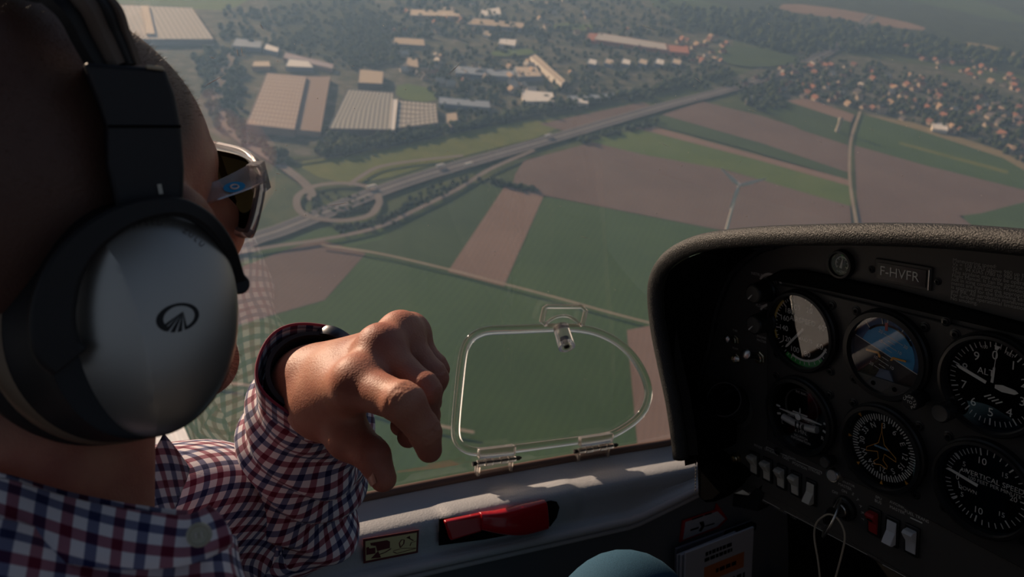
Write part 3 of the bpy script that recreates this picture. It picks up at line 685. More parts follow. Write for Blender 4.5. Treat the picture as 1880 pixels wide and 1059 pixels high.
# ---- altimeter
t = inst(2, 0, 'altimeter', 'round altimeter with ALT lettering and three white hands, upper right of the six flight instruments')
case(t, R=.0415, rd=.0368)
mb = MB()
for k in range(50): tick(mb, k*7.2, .0300 if k % 5 else .0285, .0342, .00028 if k % 5 else .0005)
for k in range(10): x, z = pol(k*36, .0238); mb.text(str(k), x, z, .0100, -.0034)
mb.text('ALT', -.006, .0085, .0075, -.0034); mb.text('100', -.0085, .0285, .0036, -.0034, .2); mb.text('FEET', .0105, .0275, .0036, -.0034, -.3)
for k in range(4): mb.prism([(-.006+k*.0030, -.0115-k*.0010), (-.001+k*.0030, -.0085-k*.0010), (-.0004+k*.0030, -.0093-k*.0010), (-.0054+k*.0030, -.0124-k*.0010)], -.0036, -.0032)
mb.build('markings', M_WHITE, t, smooth=0)
needle(t, rotpoly([(-.0013, .0040), (.0013, .0040), (.0013, .0265), (0, .0300), (-.0013, .0265)], 288), n=-.0006, name='hundred_hand')
needle(t, rotpoly([(-.0010, .002), (.0010, .002), (.0008, .014), (.0002, .0155), (.0002, .0290), (.0024, .0325), (-.0024, .0325), (-.0002, .0290), (-.0002, .0155), (-.0008, .014)], 4), n=-.0016, name='ten_thousand_hand')
needle(t, rotpoly([(-.0014, .003), (.0014, .003), (.0028, .0085), (.0018, .0180), (0, .0205), (-.0018, .0180), (-.0028, .0085)], 92), n=-.0010, name='thousand_hand')
# ---- vertical speed
t = inst(2, 1, 'vertical_speed_indicator', 'round vertical speed indicator with one white needle, lower right of the six flight instruments')
case(t, R=.0415, rd=.0368)
mb = MB()
VS = [(270, '0'), (308, '5'), (350, '10'), (40, '15'), (90, '20'), (232, '5'), (190, '10'), (140, '15')]
for a, s in VS[1:]: tick(mb, a, .0275, .0335, .00055)
for a in np.linspace(277, 343, 11): tick(mb, a, .0285, .0330, .00035)
for a in np.linspace(263, 197, 11): tick(mb, a, .0285, .0330, .00035)
for a in (0, 10, 20, 30, 50, 60, 70, 80, 100, 110, 120, 130, 150, 160, 170, 180): tick(mb, a, .0290, .0335, .00035)
for a, s in VS:
    x, z = pol(a, .0225); mb.text(s, x, z, .0082 if s == '10' else .0060, -.0034)
mb.text('VERTICAL SPEED', .007, .0085, .0062, -.0034); mb.text('100 FEET PER MINUTE', .007, .0038, .0044, -.0034); mb.text('UP', -.0170, .0085, .0046, -.0034); mb.text('DOWN', -.0135, -.0075, .0046, -.0034)
for s in (-1, 1):
    mb.tube([(-.0215, .0034, s*.0030), (-.0208, .0034, s*.0065), (-.0196, .0034, s*.0088)], .0004, n=6); mb.prism([(-.0204, s*.0082), (-.0180, s*.0098), (-.0192, s*.0076)], -.0036, -.0032)
mb.build('markings', M_WHITE, t, smooth=0)
needle(t, rotpoly([(-.0013, .0045), (.0013, .0045), (.0010, .0290), (0, .0310), (-.0010, .0290)], 282), n=-.0008)
# plate screws
for k, (u, v) in enumerate([(1422, 520), (1427, 828), (1737, 590)]):
    p = PX(u, v, .0042); s = thing('plate_screw', ['small black cross-head screw at the top left corner of the instrument plate', 'small black cross-head screw below the turn coordinator, left', 'small black cross-head screw between attitude indicator and altimeter, by the top edge'][k], 'screw', (p[0], YI, p[2]), 'instrument plate screws'); screw(0, 0, s, .0030)
# ---- small suction gauge
p = PX(1547, 484); t = thing('suction_gauge', 'tiny round gauge with green mark, under the glareshield left of the registration plate', 'instrument', (p[0], YP, p[2]))
mb = MB(); mb.lathe([(.0135, 0), (.0135, .004), (.0128, .0058), (.0108, .0060), (.0098, .003), (.0098, -.001)], n=48); mb.build('bezel', M_BLACK, t, smooth=30)
mb = MB(); mb.lathe([(0, .0002), (.0099, .0002)], n=40); mb.build('dial', M_DIAL, t, smooth=0)
mb = MB(); arcband(mb, -130, 130, .0062, .0070, .0010)
for a in range(-120, 121, 40): tick(mb, a, .0046, .0066, .0003, .0010)
mb.text('SUCTION', 0, -.0076, .0026, .0010); mb.prism(rotpoly([(-.0014, -.004), (.0014, -.004), (.0002, .0052), (-.0002, .0052)], 12), .0010, .0018); mb.build('markings', M_WHITE, t, smooth=0)
mb = MB(); arcband(mb, -8, 30, .0050, .0085, .0008); mb.build('green_mark', M_GREEN, t, smooth=0)
mb = MB(); mb.lathe([(0, .0040), (.0100, .0040)], n=32); mb.build('glass', M_GLASS, t, smooth=0)
# ---- registration plate
c4 = [PX(u, v) for u, v in [(1611, 479), (1709, 495), (1710, 528), (1612, 510)]]
pc = sum(c4)/4; t = thing('registration_plate', 'black framed name plate reading F-HVFR under the glareshield', 'plate', (pc[0], YP, pc[2]))
w, h = .052, .0205
mb = MB(); mb.prism([(-w/2, -h/2), (w/2, -h/2), (w/2, h/2), (-w/2, h/2)], 0, .0022); mb.build('frame', M_PANEL, t, bevel=.0008)
mb = MB(); mb.prism([(-w/2+.003, -h/2+.003), (w/2-.004, -h/2+.003), (w/2-.004, h/2-.003), (-w/2+.003, h/2-.003)], .0018, .0030); mb.build('card', mat('card_black', (.006, .006, .006), .18), t, smooth=0)
mb = MB(); mb.text('F-HVFR', -.002, 0, .0118, .0034, 0, None, 'CENTER', 0, .98); mb.build('lettering', M_WHITE, t, smooth=0)
mb = MB(); mb.box((w/2-.0014, -.0026, -.0005), (.0012, .0016, h*.86)); mb.build('edge_strip', M_STEEL, t, bevel=.0003)
for s in (-1, 1): screw(s*(w/2+.0045), -.001, t, .0022)
# ---- dimmer knobs
for u, v, lab in [(1381, 540, 'black round dimmer knob, upper of the two left of the airspeed indicator'), (1382, 597, 'black round dimmer knob, lower of the two left of the airspeed indicator')]:
    e = onY(u, v, YP-.026); t = thing('dimmer_knob', lab, 'knob', (e[0], YP, e[2]), 'dimmer knobs')
    mb = MB(); mb.lathe([(.0125, 0), (.0122, .007), (.0108, .0085), (.0102, .024), (.0092, .0255), (.0086, .0256), (.0084, .0252), (0, .0252)], n=40); mb.build('body', M_BLACK, t, smooth=30)
    mb = MB(); mb.lathe([(0, .0254), (.0084, .0254), (.0082, .0259), (0, .0262)], n=32); mb.build('cap', mat('knob_cap', (.05, .047, .042), .45), t, smooth=30)
    mb = MB(); mb.prism([(-.0006, -.0006), (.0006, -.0006), (-.0046, -.0062), (-.0056, -.0054)], .0258, .0266); mb.build('pointer_line', M_WHITE, t, smooth=0)
    mb = MB(); arcband(mb, -60, 75, .0145, .0170, .0004); mb.build('dimmer_arc', M_GREY, t, smooth=0)
# ---- toggle switches
def toggle(u, v, du, dv, lab, L=.020, r=.0026, big=1.0, blk=False):
    p = PX(u, v); t = thing('toggle_switch', lab, 'switch', (p[0], YP, p[2]), 'toggle switches left of the airspeed indicator')
    mb = MB(); mb.lathe([(.0056*big, 0), (.0056*big, .0022), (.0048*big, .0028)], n=6); mb.build('hex_nut', M_BRASS, t, smooth=20)
    mb = MB(); mb.lathe([(.0042*big, .002), (.0042*big, .0052), (.0034*big, .0058), (.0026*big, .0040), (0, .004)], n=24); mb.build('bushing', M_BRASS, t, smooth=30)
    q = onY(u+du, v+dv, YP-L); d = np.array([q[0]-p[0], q[1]-YP, q[2]-p[2]])
    mb = MB(); mb.tube([(0, -.003, 0), d*.5, d*.85, d*.97, d], [r*.75, r*.85, r*1.25, r*1.35, r*.7], n=16); mb.build('lever', M_BLACK if blk else M_STEEL, t)
    if blk:
        mb = MB(); mb.tube([d*.93, d*.97, d*1.06, d*1.12], [r*1.5, r*1.75, r*1.7, r*.8], n=16); mb.build('tip', M_STEEL, t)
toggle(1352, 623, -18, -1, 'chrome toggle switch under the lower dimmer knob', L=.018, r=.0024, blk=True)
toggle(1354, 657, -2, 2, 'short chrome toggle switch pointing straight out above the air vent', L=.010, r=.0022)
toggle(1397, 656, -27, -6, 'large chrome toggle switch with a thick lever beside the instrument plate', L=.024, r=.0034, big=1.25, blk=True)
# ---- air vent
p = PX(1349, 741); e = onY(1329, 733, YP-.034)
t = thing('air_vent', 'round black fresh air outlet on the panel left of the turn coordinator', 'vent', (p[0], YP, p[2]))
d = np.array([e[0]-p[0], e[1]-YP, e[2]-p[2]]); L = np.linalg.norm(d)
mb = MB(); mb.lathe([(.0270, 0), (.0270, .0012), (.0255, .0020), (.0225, .0022), (.0222, .001)], n=56); mb.build('flange', M_PANEL, t, smooth=30)
mb = MB(); mb.lathe([(.0225, .0005), (.0215, .010), (.0200, .012), (.0205, .018), (.0190, .020), (.0195, .026), (.0185, L-.004), (.0190, L-.001), (.0186, L), (.0174, L), (.0166, L-.004), (.0155, .006), (0, .006)], a=d, n=48); mb.build('nozzle', M_BLACK, t, smooth=30)
mb = MB()
for a in (0, 180): x, z = pol(a, .0245); mb = MB(); mb.lathe([(0, .0015), (.0011, .0022), (.0011, .0028), (0, .0030)], o=(x, 0, z), n=10); mb.build('rivet', M_MATTE, t)
# ---- mic jack
p = PX(1354, 839); t = thing('mic_jack', 'small gold microphone jack socket above the MIC lettering', 'socket', (p[0], YP, p[2]))
mb = MB(); mb.lathe([(.0066, 0), (.0066, .0026), (.0056, .0034)], n=6); mb.build('hex_nut', M_BRASS, t, smooth=20)
mb = MB(); mb.lathe([(.0050, .002), (.0050, .006), (.0044, .0068), (.0030, .0066), (.0026, .003), (0, .003)], n=28); mb.build('barrel', M_BRASS, t, smooth=30)
# ---- rocker switches
def rocker(u, v, m, lab, group, s=1.0, down=False, win=None):
    p = PX(u, v); t = thing('rocker_switch', lab, 'switch', (p[0], YP, p[2]), group)
    w, h = .0098*s, .0235*s
    mb = MB(); fr = [(-w/2-.0022, -h/2-.0030), (w/2+.0022, -h/2-.0030), (w/2+.0022, h/2+.0034), (-w/2-.0022, h/2+.0034)]; mb.prism(fr, 0, .0028); mb.build('housing', M_BLACK, t, bevel=.001)
    prof = [(-h/2, .0020), (-h/2, .0034), (-.001, .0042), (h/2-.006, .0086), (h/2-.002, .0108), (h/2, .0080), (h/2, .002)]
    if down: prof = [(-z, n) for z, n in prof][::-1]
    mb = MB(); A = [(x, [(x, -n, z) for z, n in prof]) for x in (-w/2, w/2)]; q = len(prof)
    mb.add(A[0][1]+A[1][1], [tuple(range(q)), tuple(range(q, 2*q))[::-1]]+[(i, (i+1) % q, q+(i+1) % q, q+i) for i in range(q)])
    mb.build('rocker', m, t, bevel=.0006, smooth=30)
    if win:
        mb = MB(); mb.box((0, -.0075, .0052), (w*.55, .003, .0026)); mb.build('indicator_window', win, t, smooth=0)
RG = 'ivory light switches in a row under the turn coordinator'
for i, (u, v, l, dn) in enumerate([(1387, 850, 'first ivory rocker switch from the microphone jack, under PITOT', 0), (1411, 862, 'second ivory rocker switch from the microphone jack, under LANDING', 0), (1437, 875, 'middle ivory rocker switch of the row of five, under TAXI', 0), (1463, 888, 'fourth ivory rocker switch from the microphone jack, under POSITION', 0), (1491, 903, 'ivory rocker switch pressed the other way, under STROBE', 1)]):
    rocker(u, v, M_IVORY, l, RG, .93, dn)
rocker(1607, 957, M_REDPL, 'red rocker switch to the right of the ignition key', 'master switches', .95, False, M_MATTE)
rocker(1640, 975, M_WPLAS, 'white rocker switch between the red one and the fuel switch', 'master switches', .97, True)
rocker(1676, 991, M_WPLAS, 'white rocker switch under the FUEL TRANS lettering', 'master switches', 1.0)
# ---- push button
e = onY(1527, 873, YP-.008); t = thing('push_button', 'round grey push button between the ivory switches and the heading indicator', 'button', (e[0], YP, e[2]))
mb = MB(); mb.lathe([(.0082, 0), (.0078, .006), (.0066, .008), (.0058, .0078), (.0056, .004), (0, .004)], n=36); mb.build('ring', M_STEEL, t, smooth=30)
mb = MB(); mb.lathe([(.0056, .004), (.0056, .0078), (.005, .0086), (0, .0090)], n=32); mb.build('cap', mat('button_grey', (.42, .40, .38), .4), t, smooth=30)
# ---- cage knob and other knobs
for u, v, r, L, nm, lab, tx in [(1670, 738, .0075, .020, 'cage_knob', 'small black knob lettered PULL TO CAGE under the attitude indicator', 1), (1725, 759, .0082, .020, 'setting_knob', 'small black setting knob at the lower left of the altimeter', 0), (1513, 849, .0062, .013, 'adjusting_knob', 'small black adjusting knob at the lower left of the heading indicator', 0)]:
    e = onY(u, v, YI-L); t = thing(nm, lab, 'knob', (e[0], YI, e[2]))
    mb = MB(); mb.lathe([(r*.7, 0), (r*.7, L*.4), (r, L*.45), (r, L*.93), (r*.9, L), (0, L)], n=32); mb.build('body', M_BLACK, t, smooth=30)
    if tx:
        mb = MB()
        for s, a0 in (('PULL', 150), ('CAGE', -70)):
            for k, ch in enumerate(s):
                a = (a0-k*30) if s == 'PULL' else (a0+k*32); x, z = pol(a, .0048); mb.text(ch, x, z, .0036, L+.0003, -math.radians(a)+(PI if s == 'PULL' else 0))
        mb.text('TO', 0, 0, .0036, L+.0003); mb.build('lettering', M_WHITE, t, smooth=0)
    else:
        mb = MB(); mb.lathe([(r*.92, L*.96), (r*.80, L+.0005), (r*.7, L+.0002)], n=32); mb.build('rim', M_PANEL, t, smooth=30)
# ---- ignition with key, ring and cord
p = PX(1553, 932); t = thing('ignition_lock', 'round ignition lock with a key in it, right of the ivory switches', 'lock', (p[0], YP, p[2]))
mb = MB(); mb.lathe([(.0125, 0), (.0122, .004), (.0105, .0052), (.0092, .005), (.0088, .003), (0, .003)], n=40); mb.build('escutcheon', M_BLACK, t, smooth=30)
mb = MB(); mb.lathe([(.0070, .002), (.0068, .0085), (.006, .0092), (0, .0092)], n=32); mb.build('cylinder', M_STEEL, t, smooth=30)
k = thing('key', 'ignition key sticking out of the lock', 'key', (p[0], YP-.009, p[2]))
mb = MB(); mb.box((0, -.004, 0), (.0016, .010, .006)); mb.lathe([(.0085, -.0009), (.0088, 0), (.0085, .0009)], o=(0, -.015, 0), a=(1, .12, 0), n=28, sx=1.15); mb.build('blade', M_BLACK, k, bevel=.0003)
rc = onY(1527, 950, YP-.030); s = thing('key_ring', 'bright split ring hanging from the ignition key', 'ring', rc)
mb = MB()
a1 = onY(1541, 925, YP-.026)-onY(1512, 975, YP-.026); rr = np.linalg.norm(a1)/2; a1 /= np.linalg.norm(a1); a2 = np.array([.45, -.85, -.1]); a2 -= a1*(a1@a2); a2 /= np.linalg.norm(a2)
mb.tube([a1*rr*math.cos(q)+a2*rr*.95*math.sin(q)+np.cross(a1, a2)*.0006*math.sin(q/1) for q in np.linspace(0, 2*PI, 48)[:-1]], .0011, n=10, closed=True); mb.build('wire', M_STEEL, s)
q = onY(1526, 948, YP-.034); s = thing('cord', 'thin beige cord loop hanging from the key ring', 'cord', q)
cp = [onY(u, v, y) for u, v, y in [(1507, 1075, .56), (1502, 1030, .561), (1495, 985, .563), (1499, 960, .564), (1513, 947, .565), (1524, 944, .566), (1536, 950, .565), (1546, 965, .564), (1551, 985, .563), (1546, 1015, .561), (1530, 1075, .56)]]
mb = MB(); mb.tube([x-q for x in spline(cp, 60)], .0009, n=8); mb.build('strand', mat('cord_beige', (.36, .30, .22), .8), s)
# ================================================================== arrow placard and flight papers in the side pocket
XW = XF+.004
def WP(u, v, o=0.0): return onX(u, v, XW+o)
ar = [(1252, 955), (1312, 935), (1314, 923), (1334, 951), (1318, 968), (1246, 994)]
t = thing('arrow_placard', 'white arrow shaped placard with a red border above the papers', 'placard', WP(1285, 960))
o0 = WP(1285, 960)
def wprism(mb, px, n0, n1, mi=0):
    q = [WP(u, v)-o0 for u, v in px]; mb.prism([(a[1], a[2]) for a in q], n0, n1, lambda y, z, n: (n, y, z), mi)
mb = MB(); wprism(mb, ar, 0, .002); mb.build('border', mat('placard_red', (.38, .012, .02), .5), t, smooth=0)
mb = MB(); wprism(mb, [(1256, 957), (1315, 937), (1329, 951), (1314, 965), (1252, 989)], .002, .0026); mb.build('plate', M_PAPER, t, smooth=0)
mb = MB()
for px in ([(1268, 951), (1288, 944), (1288, 946), (1268, 953)], [(1291, 943), (1304, 939), (1304, 941), (1291, 945)], [(1265, 970), (1280, 965), (1280, 968), (1265, 973)], [(1281, 957), (1289, 955), (1291, 964), (1284, 974), (1280, 973), (1285, 965)], [(1292, 963), (1309, 958), (1309, 960), (1292, 965)]): wprism(mb, px, .0026, .003)
mb.build('drawing', M_MATTE, t, smooth=0)
# booklets: stacked upright in the pocket, standing out from the wall
bk = [('open booklet at the wall side of the pocket, its black inside showing', 1240, 1006, 1380, 955, .012), ('thin white booklet behind the front leaflet, second from it', 1243, 1018, 1350, 975, .024), ('thin white booklet right behind the front leaflet', 1249, 1018, 1356, 978, .031), ('white front leaflet with an orange brown block and black lines', 1257, 1014, 1383, 966, .038)]
for i, (lab, u0, v0, u1, v1, off) in enumerate(bk):
    a = onX(u0, v0, XW+off); b = onX(u1, v1, XW+off)
    t = thing('leaflet', lab, 'booklet', a, 'papers in the side pocket'); e = b-a; L = np.linalg.norm(e); e /= L; nn = np.array([1.0, 0, 0]); nn -= e*(e@nn); nn /= np.linalg.norm(nn); up = np.cross(nn, e)
    if up[2] < 0: up = -up
    fr = lambda s, w, n: tuple(e*s+up*w+nn*n)
    rot = np.stack([e, nn, up], 1)
    mb = MB(); mb.box(e*L/2-up*.11, (L, .0032, .22), rot=rot); mb.build('cover', M_PAPER if i else mat('booklet_grey', (.16, .15, .18), .8), t, bevel=.0008)
    if i == 0:
        mb = MB(); mb.box(e*L*.80-up*.004+nn*.006, (L*.38, .010, .010), rot=rot); mb.build('spine', M_MATTE, t, bevel=.002)
    if i == 3:
        mb = MB(); n = .0020
        def R4(s0, w0, s1, w1, mb): mb.prism([(s0, w0), (s1, w0), (s1, w1), (s0, w1)], n-.0003, n, fr)
        R4(L*.27, -.052, L*.86, -.030, mb); mb.build('orange_block', M_BROWNP, t, smooth=0)
        mb = MB()
        rg = random.Random(4)
        for w0, hh, s0, s1, gap in ((-.012, .0050, .28, .66, .0016), (-.020, .0048, .27, .67, .0016), (-.041, .0055, .44, .74, .0020), (-.064, .0080, .36, .88, .0030), (-.079, .0050, .50, .86, .0016)):
            x = L*s0
            while x < L*s1:
                wd = rg.uniform(.003, .009); mb.prism([(x, w0-hh/2), (min(L*s1, x+wd), w0-hh/2), (min(L*s1, x+wd), w0+hh/2), (x, w0+hh/2)], n, n+.0003, fr); x += wd+gap
        mb.build('lettering', M_MATTE, t, smooth=0)
# pocket that holds them
a = onX(1225, 1075, XW+.01); 
mb = MB(); mb.box((XW+.060, a[1]+.075, a[2]-.12), (.004, .22, .16)); mb.box((XW+.03, a[1]+.075, a[2]-.20), (.06, .22, .006)); tag(mb.build('map_pocket', M_CABIN, smooth=0, bevel=.001), 'dark map pocket low on the side wall holding the papers', 'pocket')
# ================================================================== the pilot
def unit(v): v = np.array(v, float); return v/np.linalg.norm(v)
HF = unit((-.75, .62, .20)); HR = np.cross(HF, (0.05, -.02, 1)); HR = unit(HR); HU = np.cross(HR, HF)
HFR = np.stack([HR, HF, HU])                # rows: local axes
HO = P(452, 330, .452)-.066*HR-.066*HF-.014*HU-CR*.009
def HL(r, f, u): return HO+HR*r+HF*f+HU*u
M_SKIN, _t, _b = nt('skin'); _L = _t.links
_b.inputs['Roughness'].default_value = .56; _b.inputs['Subsurface Weight'].default_value = .25; _b.inputs['Subsurface Radius'].default_value = (1, .3, .15); _b.inputs['Subsurface Scale'].default_value = .005
_tc = N(_t, 'ShaderNodeTexCoord'); _n = N(_t, 'ShaderNodeTexNoise'); _n.inputs['Scale'].default_value = 38; _n.inputs['Detail'].default_value = 6
_r = N(_t, 'ShaderNodeValToRGB'); _r.color_ramp.elements[0].position = .3; _r.color_ramp.elements[1].position = .7
_r.color_ramp.elements[0].color = (.36, .125, .085, 1); _r.color_ramp.elements[1].color = (.50, .235, .150, 1)
_L.new(_tc.outputs['Object'], _n.inputs['Vector']); _L.new(_n.outputs['Fac'], _r.inputs['Fac'])
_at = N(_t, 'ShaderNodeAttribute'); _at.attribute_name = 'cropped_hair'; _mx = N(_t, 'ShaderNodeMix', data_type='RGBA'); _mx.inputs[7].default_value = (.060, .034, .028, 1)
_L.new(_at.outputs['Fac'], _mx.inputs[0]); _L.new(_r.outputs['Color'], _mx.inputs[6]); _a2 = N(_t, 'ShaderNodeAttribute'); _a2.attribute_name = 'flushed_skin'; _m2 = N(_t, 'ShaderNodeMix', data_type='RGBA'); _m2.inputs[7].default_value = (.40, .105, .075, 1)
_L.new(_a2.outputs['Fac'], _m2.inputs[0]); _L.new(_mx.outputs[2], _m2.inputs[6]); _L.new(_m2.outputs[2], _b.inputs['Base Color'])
_v = N(_t, 'ShaderNodeTexVoronoi'); _v.inputs['Scale'].default_value = 700; _n2 = N(_t, 'ShaderNodeTexNoise'); _n2.inputs['Scale'].default_value = 260; _n2.inputs['Detail'].default_value = 4
_ad = N(_t, 'ShaderNodeMath', operation='ADD'); _L.new(_v.outputs['Distance'], _ad.inputs[0]); _L.new(_n2.outputs['Fac'], _ad.inputs[1])
_bp = N(_t, 'ShaderNodeBump'); _bp.inputs['Strength'].default_value = .32; _bp.inputs['Distance'].default_value = .0005
_L.new(_tc.outputs['Object'], _v.inputs['Vector']); _L.new(_tc.outputs['Object'], _n2.inputs['Vector']); _L.new(_ad.outputs[0], _bp.inputs['Height']); _L.new(_bp.outputs['Normal'], _b.inputs['Normal'])
# ---- joints of the left arm and hand: (u, v, depth)
SH = np.array([-.635, -.085, -.345])
EL = P(515, 955, .722)
def HC(x, y, dd): return P(520+x/3.1156, 580+y/3.1156, dd)
WR = HC(165, 400, .577)
J = dict(
    im=HC(430, 395, .503), ip=HC(690, 497, .472), idp=HC(806, 655, .478), it=HC(835, 765, .486),
    mm=HC(565, 205, .524), mp=HC(800, 425, .503), mdp=HC(815, 580, .516), mt=HC(716, 690, .526),
    rm=HC(678, 118, .548), rp=HC(852, 350, .536), rdp=HC(830, 500, .548), rt=HC(670, 628, .552),
    pm=HC(738, 112, .568), pp=HC(872, 300, .560), pdp=HC(860, 400, .566), pt=HC(760, 500, .568),
    tc=HC(225, 520, .552), tm=HC(375, 695, .524), ti=HC(508, 795, .510), tt=HC(572, 930, .505))
def arr(*k): return [J[x] for x in k]
HANDC = [  # (a, b, ra, rb, blend)
    (EL, P(562, 835, .665), .044, .038, .02), (P(562, 835, .665), P(570, 745, .604), .038, .0275, .012), (P(570, 745, .604), WR, .0275, .0245, .01),
    (WR, J['im'], .0225, .0125, .014), (WR, J['mm'], .0235, .0135, .014), (WR, J['rm'], .0215, .0125, .014), (WR, J['pm'], .0195, .0105, .014),
    (HC(330, 360, .545), HC(560, 330, .545), .0190, .0150, .014),
    (WR, J['tc'], .0215, .0190, .014), (J['tc'], J['tm'], .0190, .0130, .014), (J['tc'], J['im'], .0140, .0105, .018),
    (J['im'], J['mm'], .0115, .0115, .010), (J['mm'], J['rm'], .0115, .0110, .010), (J['rm'], J['pm'], .0105, .0095, .010)]
FING = [arr('im', 'ip', 'idp', 'it'), arr('mm', 'mp', 'mdp', 'mt'), arr('rm', 'rp', 'rdp', 'rt'), arr('pm', 'pp', 'pdp', 'pt')]
FR = [(.0146, .0116, .0104, .0080), (.0132, .0104, .0094, .0076), (.0120, .0096, .0086, .0072), (.0098, .0082, .0074, .0064)]
def hand_sdf(p):
    d = None
    for a, b, ra, rb, k in HANDC:
        e = sd_cone(p, a, b, ra, rb); d = e if d is None else smin(d, e, k)
    fing = None
    for ch, rr in zip(FING, FR):
        g = None
        for i in range(3):
            e = sd_cone(p, ch[i], ch[i+1], rr[i], rr[i+1]); g = e if g is None else smin(g, e, .003)
        g = smin(g, np.linalg.norm(p-ch[1].astype(np.float32), axis=-1)-(rr[1]+.0004), .006)     # knuckle swelling
        for q, (cc, dr) in enumerate(((ch[1], unit(ch[2]-ch[0])), (ch[2], unit(ch[3]-ch[1])))):      # skin creases over the joints
            for o in (-.0022, 0, .0022):
                x = (p-(cc+dr*o).astype(np.float32))@dr.astype(np.float32); g = g+.00105*np.exp(-(x/.00062)**2)*(np.linalg.norm(p-cc.astype(np.float32), axis=-1) < .02)
        fing = g if fing is None else smin(fing, g, .0016)
    th = smin(sd_cone(p, J['tm'], J['ti'], .0142, .0116), sd_cone(p, J['ti'], J['tt'], .0120, .0086), .003)
    dr = unit(J['tt']-J['tm']).astype(np.float32)
    for o in (-.003, 0, .003):
        x = (p-(J['ti']+dr*o).astype(np.float32))@dr; th = th+.0011*np.exp(-(x/.00065)**2)*(np.linalg.norm(p-J['ti'].astype(np.float32), axis=-1) < .02)
    d = smin(d, fing, .006); d = smin(d, th, .008)
    for m, r in (('im', .0100), ('mm', .0108), ('rm', .0100), ('pm', .0088)):                          # knuckles on the back
        bk = J[m]+unit(CU*.8-CF*.15-CR*.25)*.0050; d = smin(d, np.linalg.norm(p-bk.astype(np.float32), axis=-1)-r, .014)
    for m in ('im', 'mm', 'rm', 'pm'):                                                                  # extensor tendons
        a = WR*.25+J[m]*.75+unit(CU)*.0100; b = J[m]+unit(CU)*.0090; d = smin(d, sd_cone(p, a, b, .0018, .0024), .009)
    return d
def body_coarse(p):
    d = sd_ell(p, (-.44, -.14, -.56), (.175, .115, .26))
    d = smin(d, sd_ell(p, (-.44, -.12, -.34), (.175, .09, .08)), .06)
    d = smin(d, sd_cone(p, (-.58, -.10, -.335), SH, .06, .055), .05)
    d = smin(d, sd_cone(p, SH, EL, .054, .045), .03); d = smin(d, sd_cone(p, (-.27, -.10, -.335), (-.24, .02, -.62), .055, .045), .03)
    d = smin(d, sd_cone(p, HL(0, -.085, -.13), (-.44, -.15, -.33), .050, .066), .04)
    d = smin(d, sd_cone(p, (-.52, -.08, -.82), (-.53, .30, -.80), .08, .062), .04); d = smin(d, sd_cone(p, (-.35, -.08, -.82), (-.34, .34, -.79), .08, .062), .04)
    return d
def head_sdf(p):
    q = ((p-HO.astype(np.float32))@HFR.T.astype(np.float32)); q[..., 0] = np.abs(q[..., 0])
    E = lambda c, r: sd_ell(q, c, r)
    d = E((0, -.018, .050), (.078, .100, .088))
    d = smin(d, E((0, .034, .038), (.066, .064, .064)), .03)
    d = smin(d, E((0, .050, -.030), (.054, .048, .062)), .03)
    d = smin(d, sd_cone(q, (.054, -.005, -.052), (.014, .062, -.106), .022, .022), .025)
    d = smin(d, E((0, .070, -.104), (.026, .021, .021)), .02)
    d = smin(d, E((0, .082, -.055), (.030, .020, .026)), .018)
    d = smin(d, sd_cone(q, (0, .092, .026), (.042, .074, .026), .013, .011), .014)
    d = smin(d, E((.043, .066, -.016), (.022, .020, .018)), .018)
    d = smin(d, sd_cone(q, (0, .096, .014), (0, .117, -.022), .0085, .0125), .012); d = smin(d, E((.011, .106, -.026), (.008, .010, .008)), .006)
    d = np.maximum(d, -(E((.032, .098, .006), (.017, .012, .011))))
    d = smin(d, E((.032, .080, .006), (.0135, .0135, .0125)), .004)
    d = smin(d, E((0, .100, -.048), (.022, .008, .005)), .004); d = smin(d, E((0, .098, -.058), (.020, .008, .006)), .004)
    ear = np.maximum(E((.080, -.004, .000), (.010, .020, .034)), -E((.090, .000, .002), (.008, .011, .022))); d = smin(d, ear, .006)
    d = smin(d, sd_cone(q, (0, -.046, -.055), (0, -.116, -.19), .053, .050), .03)
    return d
MBp = MB()
for fn, lo, hi, h in ((hand_sdf, np.min([j for j in J.values()]+[WR, P(570, 745, .604)], axis=0)-.032, np.max([j for j in J.values()]+[WR, P(570, 745, .604)], axis=0)+.032, .0015),
                      (head_sdf, HO-np.array([.16, .17, .20]), HO+np.array([.16, .17, .16]), .003),
                      (body_coarse, (-.72, -.30, -.92), (-.14, .45, -.20), .009)):
    V, F = surface_nets(fn, lo, hi, h)
    if fn is hand_sdf:
        fw = np.zeros(len(V)); bkv = unit(CU*.8-CF*.15-CR*.25)*.010
        for pt, rr, ww in [(J[m]+bkv, .010, .75) for m in ('im', 'mm', 'rm', 'pm')]+[(J[m], .012, .6) for m in ('ip', 'mp', 'rp', 'pp', 'ti')]+[(J[m], .011, .55) for m in ('it', 'mt', 'rt', 'tt')]: fw = np.maximum(fw, ww*np.exp(-(np.linalg.norm(V-pt, axis=1)/rr)**2))
        FLUSH = (len(MBp.v), fw)
    if fn is head_sdf:
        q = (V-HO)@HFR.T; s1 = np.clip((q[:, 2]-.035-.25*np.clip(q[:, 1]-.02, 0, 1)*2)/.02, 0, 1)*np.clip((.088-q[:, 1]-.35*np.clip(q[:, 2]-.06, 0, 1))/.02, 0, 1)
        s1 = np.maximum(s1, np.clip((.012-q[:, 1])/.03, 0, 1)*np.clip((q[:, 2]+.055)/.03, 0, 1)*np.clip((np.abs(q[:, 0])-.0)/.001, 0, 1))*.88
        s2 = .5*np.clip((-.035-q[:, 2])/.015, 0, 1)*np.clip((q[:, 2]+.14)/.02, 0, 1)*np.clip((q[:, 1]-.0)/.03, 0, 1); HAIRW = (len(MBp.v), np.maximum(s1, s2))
    MBp.add(V, [tuple(f) for f in F])
person = MBp.build('person', M_SKIN, smooth=180)
